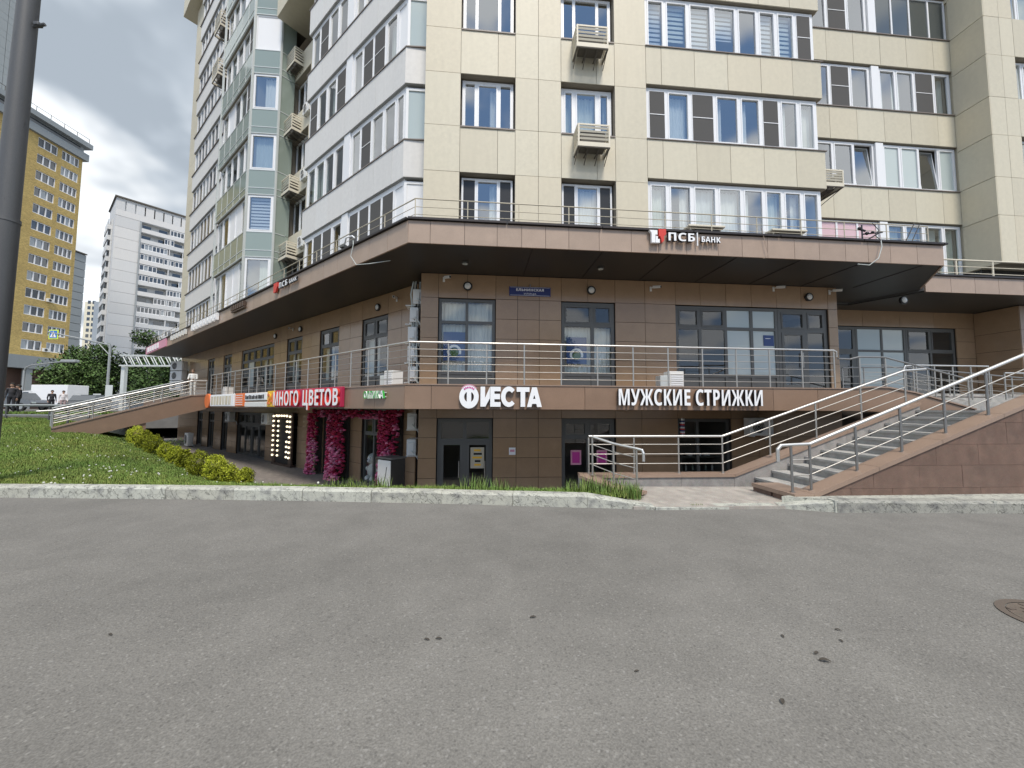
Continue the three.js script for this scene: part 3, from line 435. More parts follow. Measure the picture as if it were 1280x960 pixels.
// ---------------------------------------------------------------- entrance recess on the right
{
  const zb = -4.6;
  const yj = [2.2, 3.0, 3.8, 4.5, 5.06, 5.75];
  const rows = []; for (let j = 0; j < 5; j++) rows.push({ y0: yj[j], y1: yj[j + 1], xs: j < 4 ? [14.1, 14.9, 21.9, 22.8] : [14.1, 16.0, 17.6, 19.3, 20.9, 22.8], open: j < 4 ? [[14.9, 21.9]] : [] });
  panels('stone_tile', 'f', rows, zb, M.stone, M.stoneBack, { gap: 0.012 });
  const G = { fm: M.aluGrey, fw: 0.09, fd: 0.10, glass: M.shopGlass, roomList: shopRooms, roomDepth: 1.8, inner: false };
  glazing('f', [14.92, 16.1, 17.3], [2.22, 4.05, 5.04], zb - 0.06, ['dd', '..'], { ...G, fw: 0.13 });
  glazing('f', [17.31, 18.5, 19.6], [2.22, 4.05, 5.04], zb - 0.06, ['ff', 'ff'], G);
  glazing('f', [19.61, 20.75, 21.88], [2.22, 4.05, 5.04], zb - 0.06, ['..', 'vv'], G);
  // side wall and pillar front
  const yp = [1.2, 1.9, 2.55, 3.25, 4.0, 4.75, 5.70];
  for (let j = 0; j + 1 < yp.length; j++) { put(mesh('stone_tile', bx(-0.03, 0, yp[j] + 0.006, yp[j + 1] - 0.006, -1.38, -0.03, rnd() * 4, rnd() * 4), M.stone[(rnd() * 3) | 0], bld), 'f', 22.8, 0, -3.2, bld); for (const [a, b] of [[22.78, 23.45], [23.45, 24.4], [24.4, 26]]) put(mesh('stone_tile', bx(a + 0.006, b - 0.006, yp[j] + 0.006, yp[j + 1] - 0.006, -0.03, 0, rnd() * 4, rnd() * 4), M.fascia[(rnd() * 3) | 0], bld), 'f', 0, 0, -3.2, bld); }
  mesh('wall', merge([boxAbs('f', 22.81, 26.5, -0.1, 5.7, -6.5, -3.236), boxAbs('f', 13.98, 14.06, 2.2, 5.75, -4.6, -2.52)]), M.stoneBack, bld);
}
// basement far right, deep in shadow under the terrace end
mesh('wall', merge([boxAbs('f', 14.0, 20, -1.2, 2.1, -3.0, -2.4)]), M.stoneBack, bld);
mesh('room_interior', merge(shopRooms), M.shopRoom, bld);
// ================================================================ ground
{
  struct('ground', sheet([[-900, -900], [900, -900], [900, 120], [-900, 120]], -1.6), M.farPaving);
  struct('road', prism([[-120, 70], [-120, -7.0], [-9.2, -6.86], [-3.77, -6.74], [-1.13, -6.56], [1.24, -6.35], [2.3, -6.22], [4.5, -6.33], [5.1, -6.12], [60, -6.1], [60, 70]], -0.4, 0), M.asphalt);
  struct('pit_pavement', prism([[3.6, -7.4], [1.9, -7.0], [-4.5, -7.3], [-6.6, -10.2], [-11.0, -13.6], [-21.5, -21.0], [-34, -29.5], [-30, -35], [16, -18], [16, -7.4]], -1.5, -1.2), M.pitFloor);
  struct('landing_pavement', prism([[1.95, -6.24], [4.9, -6.34], [5.6, -6.9], [5.6, -7.9], [1.7, -7.84], [1.72, -7.2]], -0.3, 0.045), M.paving);
}
// lawn: one height sheet rising to the street on the left, dipping toward the shrubs
const shrubLine = (x, z) => { const dx = x - O.x, dz = z - O.z; return { t: dx * -0.7826 + dz * -0.6225, d: dx * -0.6225 + dz * 0.7826 }; };
function lawnY(x, z) {
  const { d } = shrubLine(x, z), back = Math.max(0, -z - 7), left = clamp((-x - 7) / 14, 0, 1.3);
  return 0.13 + 0.046 * back * left - 0.55 * Math.exp(-Math.pow(Math.max(0, d - 2.25) / 1.5, 2)) * sstep(0, 2.5, back) + 0.03 * fbm(x * 0.5, 1, z * 0.5, 3);
}
const lawnPoly = [[-46, -7.05], [-9.2, -7.06], [-3.8, -6.94], [-1.13, -6.76], [1.24, -6.55], [1.95, -6.6], [1.95, -7.05], [-4.4, -7.38], [-5.6, -8.9], [-8.2, -10.9], [-11.2, -13.2], [-14.6, -15.9], [-18.0, -18.4], [-21.5, -20.9], [-46, -20.9]];
function inside(x, z, P = lawnPoly) { let c = false; for (let i = 0, j = P.length - 1; i < P.length; j = i++) { const [xi, zi] = P[i], [xj, zj] = P[j]; if ((zi > z) !== (zj > z) && x < (xj - xi) * (z - zi) / (zj - zi) + xi) c = !c; } return c; }
{
  const sh = new THREE.Shape(lawnPoly.map(([x, z]) => new THREE.Vector2(x, -z))); let g = new THREE.ShapeGeometry(sh); g.rotateX(-Math.PI / 2); g = g.toNonIndexed();
  const tri = []; const p = g.attributes.position; for (let i = 0; i < p.count; i += 3) tri.push([0, 1, 2].map(k => [p.getX(i + k), p.getZ(i + k)]));
  const out = []; const split = (t, lv) => { const e = t.map((a, i) => Math.hypot(a[0] - t[(i + 1) % 3][0], a[1] - t[(i + 1) % 3][1])); const m = Math.max(...e); if (m < 0.9 || lv > 14) { out.push(t); return; } const i = e.indexOf(m), a = t[i], b = t[(i + 1) % 3], c = t[(i + 2) % 3], q = [(a[0] + b[0]) / 2, (a[1] + b[1]) / 2]; split([a, q, c], lv + 1); split([q, b, c], lv + 1); };
  tri.forEach(t => split(t, 0));
  const pos = [], uv = []; for (const t of out) for (const [x, z] of t) { pos.push(x, lawnY(x, z), z); uv.push(x, z); }
  // earth bank down to the pit
  for (let i = 0; i < lawnPoly.length; i++) { const [ax, az] = lawnPoly[i], [cx, cz] = lawnPoly[(i + 1) % lawnPoly.length]; if (az > -6.9 && cz > -6.9) continue; const n = Math.ceil(Math.hypot(cx - ax, cz - az) / 0.9); for (let k = 0; k < n; k++) { const q = u => [ax + (cx - ax) * u, az + (cz - az) * u], a = q(k / n), b = q((k + 1) / n); const A = [a[0], lawnY(...a), a[1]], B = [b[0], lawnY(...b), b[1]], C = [b[0], -1.4, b[1]], D = [a[0], -1.4, a[1]]; for (const v of [A, B, C, A, C, D]) { pos.push(...v); uv.push(v[0] + v[2], v[1]); } } }
  const bg = new THREE.BufferGeometry(); bg.setAttribute('position', new THREE.Float32BufferAttribute(pos, 3)); bg.setAttribute('uv', new THREE.Float32BufferAttribute(uv, 2)); bg.computeVertexNormals();
  M.soil.side = THREE.DoubleSide; struct('lawn_soil', bg, M.soil);
}
function tuft(n, h, spread, w) { const pos = [], nor = []; for (let i = 0; i < n; i++) { const a = rnd() * 6.283, r = rnd() * spread, x = Math.cos(a) * r, z = Math.sin(a) * r, b = rnd() * 6.283, l = h * rr(0.6, 1.15), bend = l * rr(0.1, 0.55), cx = Math.cos(b), cz = Math.sin(b), px = -cz * w, pz = cx * w; const m = [x + cx * bend * 0.35, l * 0.6, z + cz * bend * 0.35], t = [x + cx * bend, l, z + cz * bend]; const q = [[x - px, 0, z - pz], [x + px, 0, z + pz], [m[0] + px * 0.7, m[1], m[2] + pz * 0.7], [m[0] - px * 0.7, m[1], m[2] - pz * 0.7]]; for (const v of [q[0], q[1], q[2], q[0], q[2], q[3], q[3], q[2], t]) { pos.push(...v); nor.push(-cx * 0.5, 0.85, -cz * 0.5); } } const g = new THREE.BufferGeometry(); g.setAttribute('position', new THREE.Float32BufferAttribute(pos, 3)); g.setAttribute('normal', new THREE.Float32BufferAttribute(nor, 3)); return g; }
const dummy = new THREE.Object3D();
function scatter(name, g, m, places, kind, parent = scene) { // places: [x, y, z, scale, tint?]
  const im = new THREE.InstancedMesh(g, m, places.length); im.name = name; im.castShadow = im.receiveShadow = true; const c = new THREE.Color();
  places.forEach(([x, y, z, s, tint], i) => { dummy.position.set(x, y, z); dummy.rotation.set(rr(-0.15, 0.15), rnd() * 6.283, rr(-0.15, 0.15)); dummy.scale.set(s, s * rr(0.85, 1.15), s); dummy.updateMatrix(); im.setMatrixAt(i, dummy.matrix); if (tint) im.setColorAt(i, c.setRGB(...tint)); });
  parent.add(im); if (kind) im.userData.kind = kind; return im;
}
{
  const near = [], dry = [], clov = [];
  for (let i = 0; i < 110000 && near.length < 26000; i++) { const z = -6.6 - Math.pow(rnd(), 1.6) * 14, x = rr(-30, 2); if (!inside(x, z) || x < z * 1.5 - 2) continue; const k = 1 + 0.35 * fbm(x * 0.6, 7, z * 0.6, 3), s = rr(0.7, 1.2) * (1 + (-z - 7) * 0.05), v = rr(0.75, 1.25), dryK = clamp(fbm(x * 0.35 + 9, 3, z * 0.35, 3) + 0.35, 0, 1); (rnd() < 0.16 + 0.25 * dryK ? dry : near).push([x, lawnY(x, z) - 0.01, z, s, [v * k * (1 + 0.25 * dryK), v * k, v * k]]); }
  for (let i = 0; i < 8000 && clov.length < 420; i++) { const z = -7.1 - Math.pow(rnd(), 1.3) * 10, x = rr(-22, -3); if (!inside(x, z) || fbm(x * 0.5 + 4, 2, z * 0.5, 3) < 0.0) continue; clov.push([x, lawnY(x, z) + rr(0.03, 0.09), z, rr(0.6, 1.3)]); }
  const tf = tuft(16, 0.062, 0.10, 0.0042);
  const g1 = scatter('lawn_grass', tf, M.grass, near, 'stuff'); tag(g1, 'short green lawn behind the kerb on the left', 'grass');
  const g2 = scatter('lawn_dry_grass', tf, M.grassDry, dry, 'stuff'); tag(g2, 'paler yellowish blades mixed through the lawn', 'grass');
  const ic = new THREE.IcosahedronGeometry(0.017, 0); const g3 = scatter('clover_flowers', ic, M.clover, clov, 'stuff'); tag(g3, 'tiny white clover heads dotted over the lawn', 'wild flowers');
  // taller weeds behind the kerb and by the landing
  const weeds = []; const patches = [[-3.0, 0.5, 0.8], [-2.4, 0.3, 0.9], [-1.15, 0.3, 0.6], [-0.55, 0.5, 1.0], [0.1, 0.5, 0.55], [-4.4, 1.2, 0.45], [1.55, 0.4, 1.25], [1.85, 0.22, 1.2], [1.2, 0.4, 0.9], [0.7, 0.4, 0.6], [-1.6, 0.5, 0.5]];
  for (const [cx, w, h] of patches) for (let i = 0; i < 34 * w * 2; i++) { const x = cx + (rnd() + rnd() - 1) * w, z = -6.86 + x * 0.06 - rnd() * 0.28 + (x < -1.5 ? -0.04 : 0.07); if (!inside(x, z)) continue; const v = rr(0.7, 1.3); weeds.push([x, 0.09, z, h * rr(0.45, 1.25), [v * rr(0.9, 1.2), v, v]]); }
  for (let i = 0; i < 60; i++) { const x = 2.12 + (rnd() + rnd() - 1) * 0.16, z = -6.72 - rnd() * 0.35; weeds.push([x, 0.04, z, rr(0.6, 1.1), [rr(0.7, 1.1), rr(0.8, 1), 0.9]]); }
  for (let i = 0; i < 14; i++) weeds.push([3.0 + rr(-0.1, 0.12), 0.02, -6.36, rr(0.15, 0.3), [0.8, 0.8, 0.8]]);
  const wd = scatter('roadside_weeds', tuft(7, 0.26, 0.12, 0.005), M.weed, weeds, 'stuff'); tag(wd, 'ragged tufts of tall grass growing behind the kerb', 'weeds');
}
// ---------------------------------------------------------------- kerb stones
{
  const kerb = new THREE.Group(); kerb.name = 'kerb'; kerb.userData.kind = 'structure'; scene.add(kerb);
  const run = (pts, h0, h1, mats = M.kerb, mortar = false) => { // pts in plan, stones about 1.2 m
    let acc = 0; const seg = pts.slice(1).map((b, i) => Math.hypot(b[0] - pts[i][0], b[1] - pts[i][1])), tot = seg.reduce((a, b) => a + b, 0), n = Math.max(1, Math.round(tot / 1.22)), at = d => { let i = 0; while (i < seg.length - 1 && d > seg[i]) d -= seg[i++]; const u = d / seg[i]; return [pts[i][0] + (pts[i + 1][0] - pts[i][0]) * u, pts[i][1] + (pts[i + 1][1] - pts[i][1]) * u]; };
    for (let i = 0; i < n; i++) {
      const a = at(tot * i / n), b = at(tot * (i + 1) / n), l = Math.hypot(b[0] - a[0], b[1] - a[1]) - 0.016, ha = h0 + (h1 - h0) * i / n, hb = h0 + (h1 - h0) * (i + 1) / n;
      const prof = new THREE.Shape([[0.0, -0.2], [0.0, 0.035 + 0.6 * 0], [0.0, 0], [0, 0]].map(p => new THREE.Vector2(...p)));
      const g = new THREE.ExtrudeGeometry(new THREE.Shape([[0, -0.2], [0.19, -0.2], [0.19, 1], [0.03, 1], [0, 0.82]].map(([x, y]) => new THREE.Vector2(x, y < 0 ? y : y))), { depth: l, bevelEnabled: true, bevelSize: 0.008, bevelThickness: 0.006, bevelSegments: 1 });
      const p = g.attributes.position, uv = g.attributes.uv; for (let k = 0; k < p.count; k++) { const u = p.getZ(k) / l, h = ha + (hb - ha) * u, y = p.getY(k); p.setY(k, y <= 0 ? y : y * h); }
      g.computeVertexNormals(); for (let k = 0; k < p.count; k++) uv.setXY(k, p.getZ(k) + i * 0.37, p.getY(k) + p.getX(k) + i * 0.21);
      // +z of the profile runs along the stone, +x goes away from the road
      const m = mesh('kerb_stone', g, mats[(rnd() * mats.length) | 0], kerb); m.position.set(a[0] + rr(-0.004, 0.004), rr(-0.006, 0.006), a[1] + rr(-0.008, 0.008)); m.rotation.y = Math.atan2(b[0] - a[0], b[1] - a[1]); if (mortar && i % 2 === 0) { const q = mesh('mortar_joint', bx(-0.004, 0.15, 0.0, ha + 0.006, -0.035, 0.012 + 0.02 * rnd()), M.kerb[3], kerb); q.position.set(a[0], 0, a[1]); q.rotation.y = m.rotation.y; }
    }
  };
  run([[-46, -7.0], [-9.2, -6.86], [-3.77, -6.74], [-1.13, -6.56], [1.24, -6.35]], 0.20, 0.20);
  run([[1.24, -6.35], [2.3, -6.23]], 0.20, 0.05); run([[2.3, -6.23], [4.35, -6.35]], 0.045, 0.045); run([[4.35, -6.35], [5.1, -6.12]], 0.05, 0.17); run([[5.1, -6.12], [20, -6.1]], 0.18, 0.18, M.kerbGrey, true);
  // strip of ground between the right kerb and the stair wall
  struct('kerb_backfill', prism([[4.5, -6.5], [5.15, -6.29], [20, -6.27], [20, -7], [5, -6.7]], -0.3, 0.165), M.kerb[1]);
}
// ---------------------------------------------------------------- far ground on the left: pavement, verge and street
{
  const far = [[-400, -20.9], [-21.5, -20.9], [-33.5, -29.8], [-40, -36], [-20, -46], [400, -46], [400, -700], [-400, -700]];
  struct('street', prism(far, -0.5, 1.18), M.farPaving);
  struct('pavement', prism([[-60, -20.4], [-19.2, -19.2], [-20.4, -21.2], [-60, -21.6]], -0.5, 0.74), M.kerb[2]);
  const v = []; for (let i = 0; i < 5200; i++) { const x = rr(-48, -22.2), z = rr(-24.8, -20.9); v.push([x, 1.17, z, rr(0.9, 1.7), [rr(0.7, 1.1), rr(0.75, 1.1), 0.9]]); }
  struct('verge', prism([[-60, -20.95], [-21.9, -20.95], [-26.5, -24.8], [-60, -24.8]], 0.4, 1.19), M.soil);
  tag(scatter('verge_grass', tuft(14, 0.09, 0.14, 0.008), M.grass, v, 'stuff'), 'strip of grass between the far pavement and the street', 'grass');
}
// ================================================================ railings
// posts and pipes along a base polyline (world points); drop = heights of the thin rails above the base
function railing(name, label, base, h, thin, o = {}) {
  const { r = 0.024, rt = 0.009, pr = 0.02, spacing = 0.9, matTop = M.steelBright, matThin = M.steel, matPost = M.steel, start = null, end = null, plates = true, group, skipFirst = false } = o;
  const t = thing(name, label, 'railing', base[0], 0, group), q = p => [p[0] - base[0][0], p[1] - base[0][1], p[2] - base[0][2]];
  const up = (p, k) => { const v = q(p); return [v[0], v[1] + k, v[2]]; };
  let top = base.map(p => up(p, h)); if (start) top = [...start.map(q), ...top]; if (end) top = [...top, ...end.map(q)];
  mesh('handrail', path3(top, r, 10), matTop, t);
  for (const k of thin) mesh('rail', path3(base.map(p => up(p, k)), rt, 6), matThin, t);
  const pts = []; for (let i = 0; i + 1 < base.length; i++) { const a = base[i], b = base[i + 1], L = Math.hypot(b[0] - a[0], b[2] - a[2]), n = Math.max(1, Math.round(L / spacing)); for (let k = 0; k < n; k++) pts.push(a.map((v, j) => v + (b[j] - v) * k / n)); } pts.push(base[base.length - 1]);
  const pg = merge([tube([0, 0, 0], [0, h - r, 0], pr, 8), ...(plates ? [tube([0, 0, 0], [0, 0.012, 0], pr * 2.1, 10)] : [])]);
  pts.forEach((p, i) => { if (skipFirst && !i) return; mesh('post', pg, matPost, t).position.set(...q(p)); });
  return t;
}
const rt = [0.15, 0.33, 0.51, 0.70, 0.88];
{
  const P = [W('l', -16.8, 2.205, -0.12), W('l', -0.05, 2.205, -0.12), W('f', 0.05, 2.205, -0.12), W('f', 11.7, 2.205, -0.12)];
  railing('terrace_railing', 'long stainless railing with five thin rails along the edge of the stone terrace', [P[0], W('l', 0, 2.205, -0.12), P[3]], 1.06, rt, { spacing: 0.93, plates: false, end: [W('f', 11.78, 3.22, -0.12), W('f', 11.8, 3.08, -0.14)] });
  railing('canopy_railing', 'thin beige railing with three rails along the top edge of the canopy', [W('l', -34.2, 6.43, -0.2), W('l', 0, 6.43, -0.2), W('f', 15.0, 6.43, -0.2)], 0.60, [0.18, 0.38], { r: 0.016, rt: 0.009, pr: 0.014, matTop: M.beigePaint, matThin: M.beigePaint, matPost: M.beigePaint, spacing: 1.35, plates: false });
  railing('entrance_canopy_railing', 'short cream railing on top of the lower canopy at the right', [W('f', 17.5, 6.33, -2.4), W('f', 22.0, 6.33, -2.4)], 0.72, [0.24, 0.48], { r: 0.03, rt: 0.014, pr: 0.028, matTop: M.cagePaint, matThin: M.cagePaint, matPost: M.cagePaint, spacing: 1.7, plates: false });
}
// ================================================================ the front staircase
const SA = 4 * Math.PI / 180, S0 = [4.72, 0, -6.5];
const SW = (x, y, z) => [S0[0] + x * Math.cos(SA) + z * Math.sin(SA), S0[1] + y, S0[2] - x * Math.sin(SA) + z * Math.cos(SA)];
const slope = 0.378, capY = x => 0.20 + clamp(x - 0.32, 0, 9) * slope;
const stair = thing('front_staircase', 'grey stone staircase between brown granite side walls rising to the right from the kerb', 'staircase', S0, SA);
{
  const riser = 0.142, tread = 0.375, n = 11, x0 = 0.52;
  for (let i = 0; i < n; i++) { const x = x0 + i * tread, y = 0.045 + (i + 1) * riser; const sg = new THREE.Group(); sg.name = 'step'; stair.add(sg); sg.position.set(x, 0, 0); const d = i === n - 1 ? 1.2 : tread + 0.03;
    mesh('tread', bx(-0.035, d, y - 0.045, y, -1.62, -0.285, i * 0.7, i), M.stepStone, sg); mesh('riser', bx(0.0, d - 0.02, y - riser - 0.02, y - 0.047, -1.62, -0.287, i * 0.3, i), M.stepStone, sg); }
  // near side wall with its granite slabs
  const top = 9.2, xs = [0.0, 0.42, 1.0, 1.75, 2.6, 3.4, 4.3, 5.2, 6.1, 7.0, 8.0, 9.2], ys = [-0.2, 0.28, 0.66, 1.02, 1.4, 1.8, 2.3, 2.9, 3.6];
  mesh('side_wall', slab([[0.04, -0.3], [9.2, -0.3], [9.2, capY(9.2) - 0.07], [0.32, 0.14], [0.04, 0.14]], -0.27, -0.04), M.stoneBack, stair);
  for (let j = 0; j + 1 < ys.length; j++) for (let i = 0; i + 1 < xs.length; i++) { const sft = (j % 2) * 0.33, a = Math.max(0, xs[i] - sft), b = i + 2 === xs.length ? 9.2 : xs[i + 1] - sft, l = capY(a) - 0.072, r = capY(b) - 0.072, y0 = ys[j] + 0.0018, y1 = ys[j + 1] - 0.0018; if (b - a < 0.05 || r <= y0 + 0.03) continue;
    const pts = [[a + 0.0018, y0]]; pts.push([b - 0.0018, y0]); if (r >= y1) pts.push([b - 0.0018, y1]); else pts.push([b - 0.0018, r]); if (l < y1) { if (r >= y1) { const xc = 0.32 + (y1 + 0.072 - 0.20) / slope; if (xc > a && xc < b) pts.push([xc, y1]); } if (a < 0.32 && b > 0.32) pts.push([0.32, Math.min(y1, 0.128)]); if (l > y0) pts.push([a + 0.004, Math.min(l, y1)]); else { const xc = 0.32 + (y0 + 0.072 - 0.2) / slope; pts[0] = [Math.max(a + 0.004, xc), y0]; } } else pts.push([a + 0.004, y1]);
    const g = slab(pts, -0.04, rr(-0.001, 0.003)); mesh('granite_slab', g, M.plinth[(rnd() * 6) | 0], stair); }
  for (let i = 0; i < 2; i++) mesh('granite_slab', bx(-0.0, 0.04, -0.2, 0.125, -0.5 - i * 0.5, -0.045 - i * 0.5), M.plinth[i + 2], stair);
  // coping stones, cut along the slope
  const cx = [-0.03, 0.32, 1.5, 2.7, 3.9, 5.1, 6.3, 7.6, 9.2]; for (let i = 0; i + 1 < cx.length; i++) { const a = cx[i] + 0.003, b = cx[i + 1] - 0.003; mesh('coping_stone', slab([[a, capY(a) - 0.07], [b, capY(b) - 0.07], [b, capY(b)], [a, capY(a)]], -0.31, 0.035), M.capStone, stair); }
  mesh('base_slab', bx(-0.03, 0.5, 0.13, 0.198, -1.0, -0.315), M.capStone, stair); mesh('base_wall', bx(0.045, 0.5, -0.1, 0.128, -0.98, -0.29), M.plinth[2], stair);
  // far side wall in grey granite with brown coping, running level past the foot of the stair
  const fy = x => 0.26 + clamp(x - 0.05, 0, 4.3) * slope * 0.93;
  for (const [a, b] of [[-3.2, -2.2], [-2.2, -1.1], [-1.1, 0.05], [0.05, 1.3], [1.3, 2.6], [2.6, 3.6], [3.6, 4.35]]) { mesh('grey_slab', slab([[a + 0.003, -0.3], [b - 0.003, -0.3], [b - 0.003, fy(b) - 0.06], [a + 0.003, fy(a) - 0.06]], -1.90, -1.63), M.greyGranite, stair); mesh('coping_stone', slab([[a + 0.003, fy(a) - 0.06], [b - 0.003, fy(b) - 0.06], [b - 0.003, fy(b)], [a + 0.003, fy(a)]], -1.94, -1.60), M.capStone, stair); }
  // upper landing
  mesh('landing', bx(5.8, 14, 1.45, 1.6, -3.4, -1.93), M.stepStone, stair); mesh('landing', bx(4.9, 14, 1.42, 1.604, -1.61, -0.30), M.stepStone, stair);
}
{
  const nb = [0.30, 1.0, 1.7, 2.5, 3.3, 4.1, 4.9, 5.8, 7, 8.2, 9.1];
  const P = x => SW(x, capY(x), -0.14);
  railing('stair_railing', 'stainless railing nearest the viewer on the sloping side wall of the staircase', [SW(0.08, 0.2, -0.14), SW(0.42, 0.215, -0.14), P(9.0)], 0.80, [0.28, 0.54], { r: 0.03, rt: 0.011, pr: 0.021, spacing: 0.83, matPost: M.steelDull, start: [SW(-0.16, 0.72, -0.14), SW(-0.16, 0.92, -0.14), SW(-0.10, 0.99, -0.14)] });
  const Q = x => SW(x, 0.26 + clamp(x - 0.05, 0, 4.3) * slope * 0.93, -1.78);
  railing('back_stair_railing', 'stainless railing behind the staircase, level along the low wall then climbing to the landing', [Q(-3.0), Q(-0.1), Q(4.2)], 0.77, [0.2, 0.40, 0.60], { r: 0.025, rt: 0.011, pr: 0.019, spacing: 1.08, end: [SW(4.75, 2.53, -1.80)] });
  // low return wall on the left of the landing, with its short railing
  const w = thing('low_return_wall', 'low brown granite wall with coping at the left end of the paved landing', 'wall', [1.5, 0, -7.85]);
  const ang = Math.atan2(-(0.92), 0.72); const d = Math.hypot(0.82, 0.86), turn = Math.atan2(-0.86, 0.82);
  const g1 = slab([[0, -1.2], [d, -1.2], [d, 0.06], [d * 0.7, 0.06], [0, 0.22]], -0.13, 0.13); g1.rotateY(turn); mesh('wall', g1, M.plinth[3], w);
  const g2 = slab([[-0.06, 0.225], [d * 0.72, 0.07], [d + 0.03, 0.07], [d + 0.03, 0.12], [d * 0.72, 0.12], [-0.06, 0.285]], -0.17, 0.17); g2.rotateY(turn); mesh('coping_stone', g2, M.capStone, w);
  const R = u => [1.62 + 0.66 * u, 0.285 - 0.165 * Math.min(1, u * 1.3), -7.78 + 0.70 * u];
  railing('short_railing', 'short stainless railing with a bent end on the low wall left of the stair landing', [R(0), R(0.5), R(1.0)], 0.76, [0.2, 0.40, 0.60], { r: 0.026, rt: 0.011, pr: 0.02, spacing: 0.5, end: [[2.36, 0.86, -7.02], [2.38, 0.80, -7.0], [2.38, 0.66, -7.0]] });
}
// ================================================================ entrance ramp between terrace and landing, with its dark railings
{
  const r = thing('entrance_ramp', 'brown stone ramp curving down from the terrace end toward the entrance landing', 'ramp', W('f', 12.3, 0, 0), A1);
  const prof = [[0.0, 1.58], [0.0, 2.18], [0.35, 2.22], [0.9, 2.21], [1.7, 2.08], [2.6, 1.86], [3.6, 1.62], [3.6, 1.5], [2.2, 1.5]];
  mesh('side_wall', slab(prof, -0.22, -0.02), M.band[2], r); mesh('coping_stone', slab([[0.0, 2.19], [0.35, 2.225], [0.9, 2.215], [1.7, 2.085], [2.6, 1.865], [3.6, 1.625], [3.6, 1.665], [2.6, 1.905], [1.7, 2.125], [0.9, 2.255], [0.35, 2.265], [0, 2.23]], -0.26, 0.02), M.capStone, r);
  mesh('ramp_floor', slab([[0, 2.0], [3.6, 1.5], [3.6, 1.6], [0.9, 2.19], [0, 2.2]], -2.1, -0.27), M.stepStone, r);
  const fl = thing('entrance_floor', 'pale stone entrance platform in front of the glazed doors on the right', 'platform', W('f', 14.0, 0, -2.2), A1); mesh('floor', bx(0.1, 12, 1.9, 2.2, -2.4, -0.2), M.stepStone, fl); for (let i = 0; i < 4; i++) mesh('step', bx(1.0, 12, 1.5, 2.05 - i * 0.15, -0.19 + i * 0.32, 0.13 + i * 0.32), M.stepStone, fl);
  const B = (s, y, d = -0.14) => W('f', s, y, d);
  railing('ramp_railing', 'dark steel railing following the entrance ramp down from the terrace end', [B(12.5, 2.25), B(13.3, 2.25), B(15.9, 1.66)], 0.85, [0.2, 0.42, 0.63], { matTop: M.steelDull, spacing: 0.85, plates: false, start: [B(11.85, 3.04), B(12.2, 3.03)] });
  railing('landing_railing', 'bright steel railing with a rounded end on the entrance landing', [B(15.6, 1.95, -1.2), B(18.2, 1.95, -1.2)], 1.08, [0.3, 0.6], { spacing: 0.6, plates: false, start: [B(15.2, 2.72, -1.2), B(15.15, 2.85, -1.2), B(15.22, 3.0, -1.2)] });
  railing('far_landing_railing', 'long steel railing in front of the dark side wall beside the entrance', [B(18.3, 1.95, -0.9), B(24.0, 1.95, -0.9)], 0.84, [0.2, 0.42, 0.63], { spacing: 0.75, plates: false });
  railing('sloping_entrance_railing', 'sloping dark railing on the far side of the entrance ramp', [B(14.2, 2.2, -2.3), B(16.6, 2.25, -2.3), B(21.6, 1.9, -2.3)], 0.85, [0.3, 0.55], { matTop: M.steelDull, spacing: 0.9, plates: false });
}
